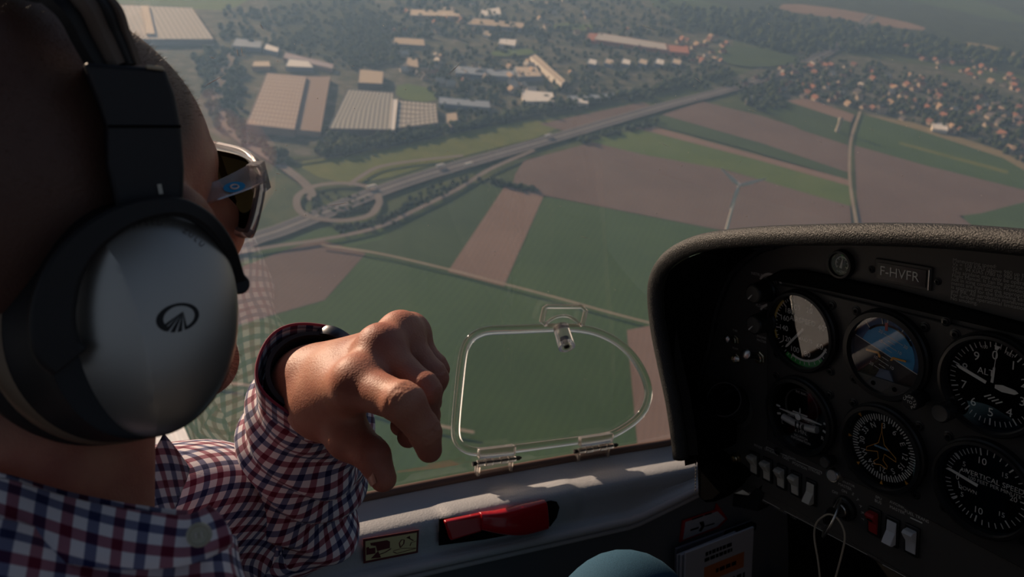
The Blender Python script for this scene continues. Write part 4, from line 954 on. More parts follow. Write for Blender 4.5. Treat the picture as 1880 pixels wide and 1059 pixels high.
_fa = person.data.attributes.new('flushed_skin', 'FLOAT', 'POINT'); _w = np.zeros(len(person.data.vertices), np.float32); _w[FLUSH[0]:FLUSH[0]+len(FLUSH[1])] = FLUSH[1]; _fa.data.foreach_set('value', _w)
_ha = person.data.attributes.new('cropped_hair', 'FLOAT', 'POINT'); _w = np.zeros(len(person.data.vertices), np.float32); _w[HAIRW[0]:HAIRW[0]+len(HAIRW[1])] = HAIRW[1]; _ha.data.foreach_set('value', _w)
sm = person.modifiers.new('smooth', 'SMOOTH'); sm.factor = .5; sm.iterations = 2
tag(person, 'person with a shaved head looking out of the window, left hand hanging over the sill', 'person')
# thumbnail and fingernails
mb = MB()
def nail(c, ax, nrm, w, L):
    ax = unit(ax); nrm = unit(np.array(nrm)-ax*(np.array(nrm)@ax)); g = np.cross(ax, nrm); rows = []
    for i in range(7):
        s = -L/2+L*i/6; row = []
        for k in range(9):
            t = -1+k/4; ww = w*(1-.25*max(0, (i-4)/2)**2)
            row.append(c+ax*s+g*(t*ww/2)+nrm*(.0004-.30*w*t*t*.5))
        rows.append(row)
    mb.grid(rows)
tv = unit(J['tt']-J['ti']); nail(J['tt']+unit(-CR*.85-CF*.55)*.0092-tv*.003, tv, unit(-CR*.85-CF*.55), .0115, .0135)
mb.build('thumbnail', mat('nail', (.55, .30, .22), .3, coat=.3), person, smooth=180)
# stubble: short hairs on the crown line and along the jaw
mb = MB(); cnt = 0
Vh, Fh = surface_nets(head_sdf, HO-np.array([.16, .17, .20]), HO+np.array([.16, .17, .16]), .006)
fa = RNG.permutation(len(Fh))
def hairs(sel, num, L, m):
    k = 0
    for i in RNG.integers(0, len(Fh), num*12):
        f = Vh[Fh[i]]; w = RNG.dirichlet((1, 1, 1, 1)); c = (f*w[:, None]).sum(0); q = HFR@(c-HO)
        if not sel(q): continue
        n = np.cross(f[2]-f[0], f[3]-f[1]); n /= np.linalg.norm(n)+1e-9
        if n@(c-HO) < 0: n = -n
        d = unit(n+RNG.normal(0, .35, 3)+np.array([0, 0, -.3])); g = unit(np.cross(d, RNG.normal(0, 1, 3)))*.00009; l = L*RNG.uniform(.6, 1.2)
        b = c-n*.001; mb.add([b-g, b+g, b+d*(l+.001)], [(0, 1, 2)], m); k += 1
        if k >= num: break
def crown(q): return q[2] > .055 and q[1] < .095-.4*max(0, q[2]-.07) and q[0] > -.06
def beard(q): return q[2] < -.035 and q[1] > -.01 and (q[1] > .02 or q[2] < -.05) and q[2] > -.135 and not (q[2] > -.065 and abs(q[0]) < .018)
hairs(crown, 9000, .0035, 0); hairs(beard, 5000, .0038, 0)
o = mb.build('stubble', mat('hair_brown', (.10, .060, .035), .5), person, smooth=0); o['kind'] = 'stuff'; o['label'] = 'short cropped hair and beard stubble'
# ================================================================== the checked shirt
def gingham(name, per):
    m, t, b = nt(name); L = t.links; b.inputs['Roughness'].default_value = .85; b.inputs['Specular IOR Level'].default_value = .15
    b.inputs['Sheen Weight'].default_value = .15
    uv = N(t, 'ShaderNodeUVMap'); sp = N(t, 'ShaderNodeSeparateXYZ'); L.new(uv.outputs[0], sp.inputs[0]); cols = []
    for ax in (0, 1):
        k = N(t, 'ShaderNodeMath', operation='MULTIPLY'); k.inputs[1].default_value = 1/per; L.new(sp.outputs[ax], k.inputs[0])
        fr = N(t, 'ShaderNodeMath', operation='FRACT'); L.new(k.outputs[0], fr.inputs[0])
        r = N(t, 'ShaderNodeValToRGB'); e = r.color_ramp.elements; r.color_ramp.interpolation = 'LINEAR'
        W, Nv, Mr = (.90, .86, .88, 1), (.055, .070, .21, 1), (.29, .035, .095, 1)
        pts = [(0, W), (.02, Nv), (.23, Nv), (.25, W), (.50, W), (.52, Mr), (.73, Mr), (.75, W)]
        e[0].position, e[0].color = pts[0]; e[1].position, e[1].color = pts[1]
        for p_, c_ in pts[2:]: q = e.new(p_); q.color = c_
        L.new(fr.outputs[0], r.inputs[0]); cols.append(r)
    mx = N(t, 'ShaderNodeMix', data_type='RGBA', blend_type='MULTIPLY'); mx.inputs[0].default_value = .72
    mx2 = N(t, 'ShaderNodeMix', data_type='RGBA', blend_type='MULTIPLY'); mx2.inputs[0].default_value = .72
    L.new(cols[0].outputs[0], mx.inputs[6]); L.new(cols[1].outputs[0], mx.inputs[7]); L.new(cols[1].outputs[0], mx2.inputs[6]); L.new(cols[0].outputs[0], mx2.inputs[7])
    av = N(t, 'ShaderNodeMix', data_type='RGBA'); av.inputs[0].default_value = .5; L.new(mx.outputs[2], av.inputs[6]); L.new(mx2.outputs[2], av.inputs[7])
    L.new(av.outputs[2], b.inputs['Base Color'])
    n = N(t, 'ShaderNodeTexNoise'); n.inputs['Scale'].default_value = 900; tc = N(t, 'ShaderNodeTexCoord'); L.new(tc.outputs['Object'], n.inputs['Vector'])
    bp = N(t, 'ShaderNodeBump'); bp.inputs['Strength'].default_value = .25; bp.inputs['Distance'].default_value = .0006; L.new(n.outputs['Fac'], bp.inputs['Height']); L.new(bp.outputs['Normal'], b.inputs['Normal'])
    return m
M_SHIRT = gingham('gingham_cotton', .0215)
def sweep(path, radii, n=120, fold=None, per_ref=None, up0=(0, 0, 1), flat=None):
    # returns grid of points and metric uv
    path = np.asarray(path); q = len(path); T = np.gradient(path, axis=0); T /= np.linalg.norm(T, axis=1)[:, None]
    e = np.array(up0, float); A = []; U = []; s = 0; circ = per_ref or 2*PI*np.mean(radii)
    for i in range(q):
        e = e-T[i]*(e@T[i]); e /= np.linalg.norm(e); g = np.cross(T[i], e)
        if i: s += np.linalg.norm(path[i]-path[i-1])
        row = []; ru = []
        for k in range(n+1):
            t = -PI+2*PI*k/n; r = radii[i]+(fold(s, t, i/(q-1)) if fold else 0)
            row.append(path[i]+(e*math.cos(t)+g*math.sin(t))*r); ru.append(((t*radii[i] if not per_ref else circ*k/n), s))
        A.append(row); U.append(ru)
    return A, U
shirt = bpy.data.objects.new('shirt', None); COL.objects.link(shirt); shirt.parent = person; shirt['label'] = 'checked white, navy and maroon button-down shirt'
# left sleeve: shoulder, elbow on the sill, forearm rising to the wrist
apath = spline([SH+np.array([.05, -.035, .02]), SH, P(320, 968, .645), P(410, 974, .690), P(475, 970, .715), P(520, 942, .720), P(546, 888, .698), P(556, 835, .666), P(566, 775, .625), P(571, 724, .590), P(573, 706, .579)], 230)
arad = np.interp(np.linspace(0, 1, 230), [0, .1, .2, .3, .4, .5, .56, .62, .70, .80, .90, .96, 1.0], [.075, .074, .070, .066, .064, .060, .058, .057, .054, .047, .0385, .0360, .0350])
rs = np.random.default_rng(3); FO = [(rs.uniform(40, 150), rs.integers(-3, 4), rs.uniform(0, 6.3), rs.uniform(.5, 1.2)) for _ in range(9)]
def folds(s, t, u):
    amp = .0016+.0062*math.exp(-((u-.52)/.17)**2)+.0030*math.exp(-((u-.78)/.09)**2)
    if u > .93: amp *= max(0, (1-u)/.07)
    x = 0
    for fq, k, ph, w in FO: x += w*math.sin(fq*s+k*t+ph+.8*math.sin(2*t+ph))
    x = x/2.6
    return amp*(x if x < 0 else x*1.15)
A, U = sweep(apath, arad, 140, folds, None, up0=(0, 0, 1))
_A = np.array(A); _cl = np.vstack([np.zeros((1, _A.shape[1])), np.cumsum(np.linalg.norm(np.diff(_A, axis=0), axis=2), axis=0)]); _cl = _cl-_cl[-1:]
_cl = np.stack([np.convolve(np.r_[[r[-6+i] for i in range(5)], r, r[1:6]], np.ones(11)/11, 'valid') for r in _cl]); U = [[(u[0], _cl[i, k]) for k, u in enumerate(r)] for i, r in enumerate(U)]
mb = MB(); mb.grid(A, UV=U); o = mb.build('sleeve', M_SHIRT, shirt, smooth=180)
so = o.modifiers.new('thick', 'SOLIDIFY'); so.thickness = .0011; so.offset = -1
RA = spline([(-.33, -.12, -.285), (-.27, -.10, -.335), (-.245, -.06, -.45), (-.24, .02, -.62), (-.25, .12, -.72)], 60)
A, U = sweep(RA, np.interp(np.linspace(0, 1, 60), [0, .15, .4, 1], [.060, .070, .066, .055]), 60, lambda s, t, u: .002*math.sin(60*s+2*t)+.0015*math.sin(35*s-3*t), None, up0=(1, 0, 0))
mb = MB(); mb.grid(A, UV=U); mb.build('sleeve', M_SHIRT, shirt, smooth=180)
# cuff: a stiffer double band with a turned edge
c0, c1 = P(572, 716, .585), P(577, 676, .560)
cax = unit(c1-c0); cp = [c0+cax*x for x in np.linspace(-.012, .030, 14)]
A, U = sweep(cp, np.interp(np.linspace(0, 1, 14), [0, .1, .9, 1], [.0362, .0372, .0392, .0390]), 90, lambda s, t, u: .0016*math.sin(2*t+.6)+.0008*math.sin(5*t), .235, up0=(0, 0, 1))
U = [[(a, b+.006) for a, b in r] for r in U]
mb = MB(); mb.grid(A, UV=U); o = mb.build('cuff', M_SHIRT, shirt, smooth=180); so = o.modifiers.new('thick', 'SOLIDIFY'); so.thickness = .0022; so.offset = 0
ed = [np.array(p) for p in A[-1][:-1]]
mb = MB(); mb.tube(ed, .0011, n=8, closed=True); mb.build('cuff_edge', mat('maroon_thread', (.22, .03, .06), .8), shirt, smooth=180)
# front, chest and far collar side
def patch(name, rowspx, nu, nv, M, uvs=1.0, wr=0, seed=1, uv0=(0, 0), rot=0.0, thick=.0011):
    ctrl = np.array([[P(*q) for q in r] for r in rowspx])
    R1 = np.array([spline(r, nu) for r in ctrl]); Gd = np.stack([spline(R1[:, j], nv) for j in range(nu)], 1)
    r_ = np.random.default_rng(seed)
    du = np.zeros((nv, nu)); dv = np.zeros((nv, nu))
    du[:, 1:] = np.cumsum(np.linalg.norm(np.diff(Gd, axis=1), axis=2), axis=1); dv[1:] = np.cumsum(np.linalg.norm(np.diff(Gd, axis=0), axis=2), axis=0)
    du = np.tile(du.mean(0), (nv, 1)); dv = np.tile(dv.mean(1)[:, None], (1, nu))
    if wr:
        nn = np.cross(np.gradient(Gd, axis=1), np.gradient(Gd, axis=0)); nn /= np.linalg.norm(nn, axis=2)[..., None]+1e-9
        z = sum(r_.uniform(.4, 1)*np.sin(r_.uniform(30, 130)*du+r_.uniform(-90, 90)*dv+r_.uniform(0, 6)) for _ in range(7)); Gd = Gd+nn*(z*wr)[..., None]
    c, s = math.cos(rot), math.sin(rot); UVg = np.stack([du*c-dv*s+uv0[0], du*s+dv*c+uv0[1]], -1)
    mb = MB(); mb.grid(Gd, UV=UVg); o = mb.build(name, M, shirt, smooth=180); so = o.modifiers.new('thick', 'SOLIDIFY'); so.thickness = thick; so.offset = 0
    return o, Gd
# near yoke and shoulder below the collar
patch('yoke', [[(-160, 930, 0.3202), (0, 955, 0.3115), (160, 990, 0.3349), (300, 1000, 0.3404), (400, 985, 0.3614), (432, 985, 0.3843)],
               [(-160, 1010, 0.3083), (0, 1030, 0.2972), (160, 1045, 0.3202), (300, 1045, 0.3248), (405, 1030, 0.3404), (440, 1035, 0.3660)],
               [(-160, 1120, 0.3002), (0, 1140, 0.2889), (160, 1150, 0.3111), (300, 1150, 0.3157), (425, 1130, 0.3294), (470, 1130, 0.3569)],
               [(-160, 1400, 0.3202), (0, 1420, 0.3098), (160, 1430, 0.3294), (300, 1430, 0.3294), (440, 1400, 0.3386), (520, 1400, 0.3660)]], 60, 50, M_SHIRT, wr=.0006, seed=5, rot=-.12)
# near collar band and leaf
patch('collar', [[(-160, 850, 0.3443), (0, 880, 0.3332), (100, 908, 0.3355), (200, 930, 0.3349), (290, 942, 0.3312), (345, 946, 0.3349), (385, 930, 0.3440)],
                 [(-160, 880, 0.3347), (0, 918, 0.3248), (100, 942, 0.3266), (200, 962, 0.3267), (290, 972, 0.3239), (350, 974, 0.3276), (408, 952, 0.3386)],
                 [(-160, 930, 0.3266), (0, 975, 0.3148), (100, 998, 0.3169), (200, 1014, 0.3184), (290, 1018, 0.3166), (355, 1014, 0.3202), (424, 985, 0.3349)],
                 [(-160, 965, 0.3282), (0, 1010, 0.3131), (100, 1030, 0.3151), (200, 1044, 0.3166), (290, 1044, 0.3148), (360, 1032, 0.3202), (420, 1002, 0.3367)]], 70, 30, M_SHIRT, wr=.0003, seed=8, rot=-.1, uv0=(.004, .003), thick=.0016)
patch('collar_stand', [[(-160, 835, 0.3348), (0, 868, 0.3336), (100, 896, .347), (200, 918, .343), (290, 932, .343), (345, 938, .347)],
                       [(-160, 870, 0.3330), (0, 905, 0.3298), (100, 930, .343), (200, 950, .339), (290, 962, .340), (345, 962, .343)]], 50, 8, M_SHIRT, rot=-.1, uv0=(.002, .009))
# collar band running right round the neck
nc = HL(0, -.104, -.172); na = unit(HL(0, -.046, -.055)-HL(0, -.116, -.19)); n1 = unit(np.cross(na, (0, 1, 0))); n2 = np.cross(na, n1); A = []; U = []
for i, hh in enumerate(np.linspace(-.022, .016, 8)):
    A.append([nc+na*hh+(n1*math.cos(q)+n2*math.sin(q))*(.0585-.004*i/7) for q in np.linspace(0, 2*PI, 61)]); U.append([(.36*k/60, hh) for k in range(61)])
mb = MB(); mb.grid(A, UV=U); o = mb.build('collar_band', M_SHIRT, shirt, smooth=180); so = o.modifiers.new('thick', 'SOLIDIFY'); so.thickness = .0016; so.offset = 0
# far collar side and chest between neck and arm
patch('far_collar', [[(300, 798, .480), (282, 830, .462), (262, 870, .444), (240, 905, .430), (225, 935, .42)],
                     [(318, 822, .486), (306, 852, .468), (292, 892, .450), (272, 930, .436), (258, 960, .425)],
                     [(345, 860, .500), (336, 890, .482), (325, 925, .464), (310, 950, .446), (300, 980, .43)]], 40, 24, M_SHIRT, rot=.75, wr=.0003, seed=12, thick=.0016)
# body of the shirt around the chest and back
tz = np.linspace(-.80, -.243, 70); A = []; U = []
for i, zz in enumerate(tz):
    k = np.interp(zz, [-.80, -.55, -.40, -.34, -.30, -.265, -.243], [.92, 1.0, 1.02, 1.02, .92, .70, .42]); row = []; ru = []
    for q in range(101):
        t = 2*PI*q/100; w = .0025*math.sin(5*t+9*zz)+.002*math.sin(11*t-30*zz)
        row.append((-.455+(.185*k+w)*math.cos(t), -.135+(.125*k+w)*math.sin(t), zz)); ru.append((1.0*q/100, zz))
    A.append(row); U.append(ru)
mb = MB(); mb.grid(A, UV=U); mb.build('shirt_body', M_SHIRT, shirt, smooth=180)
# button
bc = P(366, 981, .3195); bn = unit(-CF+CR*.25+CU*.1)
bt = bpy.data.objects.new('button', None); COL.objects.link(bt); bt.parent = shirt; bt.location = tuple(bc)
mb = MB(); mb.lathe([(0, 0), (.0046, 0), (.0050, .0008), (.0048, .0016), (.0040, .0018), (.0034, .0011), (0, .0010)], a=bn, n=32); mb.build('disc', mat('button_cream', (.42, .41, .32), .35, coat=.3), bt, smooth=40)
g = unit(np.cross(bn, (0, 0, 1))); w = np.cross(bn, g); mb = MB()
for s in (-1, 1): mb.tube([g*.0011*s-w*.0012+bn*.0014, g*.0011*s+bn*.0019, g*.0011*s+w*.0012+bn*.0014], .0003, n=6)
mb.build('thread', M_WHITE, bt)
# trousers: jeans thigh and knee in the lower middle of the frame
M_JEAN = mat('denim', (.034, .088, .140), .85, var=.22, vscale=1800, bump=.3, bscale=1500, bdist=.0006, spec=.15)
KN = P(1155, 1110, .680)
kp = spline([(-.52, -.12, -.95), (-.50, .08, -.85), KN+np.array([-.03, -.16, -.15]), KN+np.array([-.006, -.045, -.026]), KN, KN+np.array([.010, .025, -.06]), KN+np.array([.01, .03, -.18]), KN+np.array([-.0, .03, -.30])], 70)
rs2 = np.random.default_rng(9); F2 = [(rs2.uniform(40, 110), rs2.integers(1, 3), rs2.uniform(0, 6)) for _ in range(5)]
A, U = sweep(kp, np.interp(np.linspace(0, 1, 70), [0, .3, .48, .56, .66, 1], [.076, .060, .045, .0445, .046, .048]), 60, lambda s, t, u: .0012*sum(math.sin(a*s+k*t+p) for a, k, p in F2), .4)
mb = MB(); mb.grid(A, UV=U); mb.build('trousers', M_JEAN, person, smooth=180)
# ================================================================== wristwatch inside the cuff
wc = c0+cax*.020; wt = thing('wristwatch', 'dark strapped wristwatch half hidden inside the shirt cuff', 'watch', wc)
e1 = unit(np.cross(cax, (0, 0, 1))); e2 = np.cross(cax, e1)
mb = MB(); mb.tube([e1*.0315*math.cos(t)+e2*.0315*math.sin(t) for t in np.linspace(0, 2*PI, 49)[:-1]], 1, closed=True, up=cax, prof=[(-.0016, -.009), (.0016, -.009), (.0016, .009), (-.0016, .009)]); mb.build('strap', mat('strap_dark', (.015, .014, .015), .6), wt)
k0 = unit(P(600, 640, .57)-wc); k0 -= cax*(k0@cax); k0 = unit(k0)
mb = MB(); mb.lathe([(0, -.004), (.015, -.004), (.0165, 0), (.0155, .004), (.013, .005), (0, .005)], o=k0*.0325, a=k0, n=36); mb.build('watch_case', mat('dark_steel', (.12, .12, .13), .35, metal=1), wt, smooth=40)
# ================================================================== sunglasses
GL = lambda r, f, u: HL(r, f, u)
sg = thing('sunglasses', 'clear framed sunglasses with dark lenses and a blue oval on the temple', 'sunglasses', GL(0, .11, .01))
so_ = np.array(sg.location)
def sgb(mb, name, m, **k): mb.v = [tuple(np.array(p)-so_) for p in mb.v]; return mb.build(name, m, sg, **k)
GD = dict(hinge=P(470, 322, .452), brow=P(398, 268, .500), brm=P(445, 280, .474), low=P(448, 430, .446), lowi=P(424, 418, .462), ear=P(345, 372, .420), ear2=P(240, 420, .372))
fr_top = spline([GD['brow'], GD['brm'], P(468, 298, .458), P(480, 322, .450)], 20)
fr_out = spline([P(480, 322, .450), P(476, 360, .448), P(466, 405, .446), P(458, 428, .446)], 20)
fr_bot = spline([P(458, 428, .446), P(442, 427, .456), P(422, 414, .474), P(400, 395, .500)], 16)
M_CLEARF = mat('clear_frame', (.90, .84, .84), .10, trans=.82, ior=1.5)
mb = MB(); loop = np.vstack([fr_top, fr_out[1:], fr_bot[1:]]); mb.tube(loop, .0030, n=12)
mir = []
for p in loop[::-1]:
    q = HFR@(p-HO); q[0] = -q[0]; mir.append(HO+HFR.T@q)
mb.tube(np.array(mir), .0030, n=12); a, b = loop[0], mir[-1]; mb.tube([loop[0], (loop[0]+mir[-1])/2+HU*.003, mir[-1]], .0032, n=10)
mb.box((GD['hinge']+P(480, 326, .450))/2, (.008, .007, .016), rot=np.stack([HR, HF, HU], 1)); sgb(mb, 'frame', M_CLEARF)
lens_m = mat('dark_lens', (.010, .009, .005), .5, spec=0.0)
for nm, lp in (('lens', loop), ('lens', np.array(mir))):
    mb = MB(); c = lp.mean(0)+HF*.003; q = len(lp); lp2 = [p-HF*.0015+(c-p)*.04 for p in lp]
    mb.add(lp2+[c], [(i, i+1, q) for i in range(q-1)]+[(q-1, 0, q)]); lp3 = [p+HF*.0018 for p in lp2]; mb.add(lp3+[c+HF*.0018], [(i, i+1, q) for i in range(q-1)]+[(q-1, 0, q)]); sgb(mb, nm, lens_m, smooth=180)
tp = spline([P(474, 318, .449), P(440, 334, .441), P(395, 352, .430), GD['ear'], P(300, 390, .398), GD['ear2']], 30)
tup = unit(np.cross(tp[-1]-tp[0], -CF)); tup = tup if tup@CU > 0 else -tup
TH = [(-.0022, -1.0), (.0022, -1.0), (.0026, -.6), (.0026, .6), (.0022, 1.0), (-.0022, 1.0), (-.0026, .6), (-.0026, -.6)]
mb = MB(); hh = np.interp(np.linspace(0, 1, 30), [0, .12, .4, 1], [.0066, .0062, .0050, .0040])
for i in range(1):
    A = []
    for p, h in zip(tp, hh): A.append([p+(-CF)*a+tup*b*h for a, b in TH])
    mb.grid(A, wrap=True); mb.f += [tuple(range(8)), tuple(range(29*8, 30*8))]; mb.m += [0, 0]; mb.uv += [None, None]
sgb(mb, 'temple', M_CLEARF)
ec = P(430, 344, .4345); e1 = unit(P(455, 336, .4405)-P(405, 352, .4285)); 
mb = MB(); nv = unit(np.cross(e1, tup)); nv = nv if nv@CF < 0 else -nv
mb.add([ec+nv*.0004+e1*.0064*math.cos(t)+tup*.0034*math.sin(t) for t in np.linspace(0, 2*PI, 33)[:-1]], [tuple(range(32))]); o = sgb(mb, 'oval_badge', mat('badge_blue', (.02, .28, .55), .3), smooth=0); o['label'] = 'bright blue oval badge'
mb = MB(); mb.tube([ec+nv*.0007+e1*.0022*math.cos(t)+tup*.0014*math.sin(t) for t in np.linspace(0, 2*PI, 25)[:-1]], .0005, n=6, closed=True); sgb(mb, 'oval_ring', mat('badge_pale', (.75, .6, .58), .4))
# ================================================================== headset
HSX = -.385
cup_c = onX(283, 588, -.352)
CN = unit((1.0, .16, .20)); CUPU = unit(np.array([-.05, .26, 1])-CN*(np.array([-.05, .26, 1])@CN)); CUPR = np.cross(CUPU, CN); CUPR = CUPR if CUPR[1] > 0 else -CUPR
hs = thing('headset', 'silver and black aviation headset worn by the person', 'headset', cup_c)
def hsb(mb, name, m, **k): mb.v = [tuple(np.array(p)-cup_c) for p in mb.v]; return mb.build(name, m, hs, **k)
M_SILV = mat('satin_silver', (.40, .39, .37), .36, metal=.85, bump=.05, bscale=3000, bdist=.0002)
M_BRZ = mat('bronze_rim', (.22, .16, .11), .45, metal=.5)
M_HBLK = mat('headset_black', (.010, .010, .012), .55)
M_PAD = mat('ear_seal', (.012, .011, .012), .6, bump=.3, bscale=900)
ca, cb = .0365, .0490
def cupring(s, h, px=0.0, pu=0.0, n=72, e=2.3):
    out = []
    for k in range(n):
        t = 2*PI*k/n; c, d = math.cos(t), math.sin(t)
        x = math.copysign(abs(c)**(2/e), c)*ca*s; y = math.copysign(abs(d)**(2/e), d)*cb*s
        if y < 0: x *= 1-.14*(y/cb)**2
        out.append(cup_c+CUPR*(x+px)+CUPU*(y+pu)+CN*h)
    return out
def rings(mb, L, cap0=False, cap1=False, mi=0):
    k = len(mb.v); mb.grid(L, wrap=True, mi=mi); n = len(L[0])
    if cap1: mb.f.append(tuple(k+(len(L)-1)*n+i for i in range(n))); mb.m.append(mi); mb.uv.append(None)
    if cap0: mb.f.append(tuple(k+i for i in range(n))); mb.m.append(mi); mb.uv.append(None)
def CRg(s, h, k=.75): return cupring(1.0, h) if s == 1 else [p for p in cupring2(s, 1+.30*(s-1), -(s-1)*ca*k, h)]
def cupring2(sx, sy, px, h, n=72, e=2.3):
    out = []
    for k in range(n):
        t = 2*PI*k/n; c, d = math.cos(t), math.sin(t); x = math.copysign(abs(c)**(2/e), c)*ca*sx+px; y = math.copysign(abs(d)**(2/e), d)*cb*sy
        if y < 0: x *= 1-.10*(y/cb)**2
        out.append(cup_c+CUPR*x+CUPU*y+CN*h)
    return out
mb = MB(); rings(mb, [CRg(1.10, -.066), CRg(1.36, -.062), CRg(1.46, -.050), CRg(1.44, -.040), CRg(1.30, -.036)], True, True); hsb(mb, 'ear_seal', M_PAD, smooth=60)
mb = MB(); rings(mb, [CRg(1.25, -.038), CRg(1.33, -.036), CRg(1.34, -.030), CRg(1.30, -.027), CRg(1.24, -.026)]); hsb(mb, 'bronze_rim', M_BRZ, smooth=60)
mb = MB(); rings(mb, [CRg(1.26, -.0275), CRg(1.22, -.025), CRg(1.10, -.016), CRg(1.06, -.010), CRg(1.03, -.0065), CRg(1.0, -.0075)], False, True); hsb(mb, 'shell', M_HBLK, smooth=60)
# silver cover with a softly creased facet at its rear edge
rows = []
def dome(x, y):
    rr = (abs(x/ca)**2.3+abs(y/cb)**2.3); z = .0125*max(0, 1-rr)**.55-.006
    return z
n1, n2 = 40, 96; G_ = []
for i in range(n1+1):
    row = []
    s = math.sin(PI/2*i/n1)
    for k in range(n2):
        t = 2*PI*k/n2; c, d = math.cos(t), math.sin(t); x = math.copysign(abs(c)**(2/2.3), c)*ca*s; y = math.copysign(abs(d)**(2/2.3), d)*cb*s
        z = dome(x, y); xx = x*(1-.14*(y/cb)**2) if y < 0 else x
        ln = (-.010-.55*min(0, y+.012)*-.25+.020*(y/cb)**2*(.2 if y > 0 else -.25))           # crease line
        ln = -.0215+.0190*max(0.0, (.030-y)/cb)**.6
        if x < ln: z = z-.42*(ln-x)
        row.append(cup_c+CUPR*xx+CUPU*y+CN*z)
    G_.append(row)
mb = MB(); mb.grid(G_[1:], wrap=True); k = len(mb.v); mb.v.append(tuple(cup_c+CN*dome(0, 0))); 
for i in range(n2): mb.f.append((i, (i+1) % n2, k)); mb.m.append(0); mb.uv.append(None)
hsb(mb, 'cover', M_SILV, smooth=14)
# emblem: dark oval with sweeping rays, and arc lettering
def onD(x, y, o=.0003): return cup_c+CUPR*x+CUPU*y+CN*(dome(x, y)+o)
def CPX(u, v):
    q = P(u, v, 1.0); t = (cup_c@CN+.0045)/(q@CN); w = q*t-cup_c; return w@CUPR, w@CUPU
ecx, ecy = CPX(325, 583); mb = MB()
a_, b_ = .0088, .0059; ra = .30
def EP(t, k): 
    x, y = a_*k*math.cos(t), b_*k*math.sin(t); return ecx+x*math.cos(ra)-y*math.sin(ra), ecy+x*math.sin(ra)+y*math.cos(ra)
for i in range(64):
    t0, t1 = .0+math.radians(-75+i*300/64), math.radians(-75+(i+1)*300/64)
    w0 = .80+.12*max(0, -math.cos(t0))*-1+.10*(1 if False else 0); w1 = .80+.12*max(0, -math.cos(t1))*-1
    mb.add([onD(*EP(t0, 1)), onD(*EP(t1, 1)), onD(*EP(t1, w1)), onD(*EP(t0, w0))], [(0, 1, 2, 3)])
for t0, k0, wd in ((200, .95, .10), (218, .98, .10), (238, 1.0, .10), (258, 1.0, .09), (278, .98, .06)):
    tip = EP(math.radians(48), .45); p, q = EP(math.radians(t0), k0), EP(math.radians(t0+wd*130), k0)
    md = lambda a, b, s: (a[0]*(1-s)+b[0]*s, a[1]*(1-s)+b[1]*s)
    for s0 in np.linspace(0, .9, 10):
        A0, A1, B0, B1 = md(p, tip, s0), md(p, tip, s0+.1), md(q, tip, s0), md(q, tip, s0+.1); mb.add([onD(*A0), onD(*A1), onD(*B1), onD(*B0)], [(0, 1, 2, 3)])
hsb(mb, 'emblem', M_HBLK, smooth=0)
mb = MB(); TT = 'LIGHTSPEED \u00b7 ZULU'
for k, ch in enumerate(TT):
    a = math.radians(133-k*4.9); k1 = .83; x, y = ca*k1*math.cos(a), cb*k1*math.sin(a); tx, ty = ca*math.sin(a), -cb*math.cos(a); an = math.atan2(ty, tx)
    vs, fs = text_mesh(ch, 'CENTER', 0.0); c_, s_ = math.cos(an), math.sin(an)
    mb.add([onD(x+(px*c_-py*s_)*.0032, y+(px*s_+py*c_)*.0032) for px, py in vs], fs)
hsb(mb, 'lettering', mat('cup_print', (.09, .085, .08), .6), smooth=0)
# C-shaped yoke arm
def YK(u, v, o): return onX(u, v, -.372+o)
yk = spline([onX(u, v, x) for u, v, x in [(436, 522, -.374), (432, 500, -.372), (415, 452, -.366), (382, 408, -.362), (335, 382, -.360), (280, 382, -.358), (222, 400, -.356), (165, 438, -.354), (122, 490, -.352), (100, 550, -.350), (96, 600, -.348), (106, 640, -.347), (128, 664, -.347)]], 80)
wdt = np.interp(np.linspace(0, 1, 80), [0, .06, .3, .5, .62, .75, .9, 1], [.0055, .0030, .0034, .0050, .0062, .0078, .0085, .0080])
mb = MB(); A = []
for i in range(80):
    t = unit(yk[min(79, i+1)]-yk[max(0, i-1)]); g = unit(np.cross(t, CN)); A.append([yk[i]+g*wdt[i]*a+CN*b for a, b in ((-1, -.004), (1, -.004), (1, .0022), (.8, .0036), (-.8, .0036), (-1, .0022))])
mb.grid(A, wrap=True); mb.f += [tuple(range(6)), tuple(range(79*6, 80*6))]; mb.m += [0, 0]; mb.uv += [None, None]
mb.tube([yk[0]-CN*.004, yk[0]+CN*.004], .0046, n=16); hsb(mb, 'yoke', M_HBLK, smooth=30, bevel=.0006)
# slider block above the cup
def block(name, px, X0, X1, m, bev=.002):
    q = [onX(u, v, X0) for u, v in px]; r = [onX(u, v, X0)+np.array([X1-X0, 0, 0]) for u, v in px]; k = len(px)
    mb = MB(); mb.add(q+r, [tuple(range(k)), tuple(range(k, 2*k))[::-1]]+[(i, (i+1) % k, k+(i+1) % k, k+i) for i in range(k)]); return hsb(mb, name, m, bevel=bev, seg=3)
M_SLD = mat('slider_black', (.014, .015, .020), .5)
block('slider', [(152, 114), (304, 125), (322, 175), (334, 240), (339, 310), (337, 388), (215, 392), (196, 300), (196, 232), (178, 180)], -.366, -.392, M_SLD)
block('slider_cap', [(268, 118), (300, 122), (303, 130), (270, 126)], -.364, -.372, mat('cream_stop', (.55, .48, .36), .6), .0008)
mb = MB(); q = onX(294, 347, -.3655); mb.box(q, (.001, .0016, .0042)); hsb(mb, 'index_mark', M_GREY, smooth=0)
mb = MB(); mb.tube([onX(198, 232, -.3655), onX(332, 232, -.3655)], .0006, n=6); hsb(mb, 'slider_seam', M_MATTE)
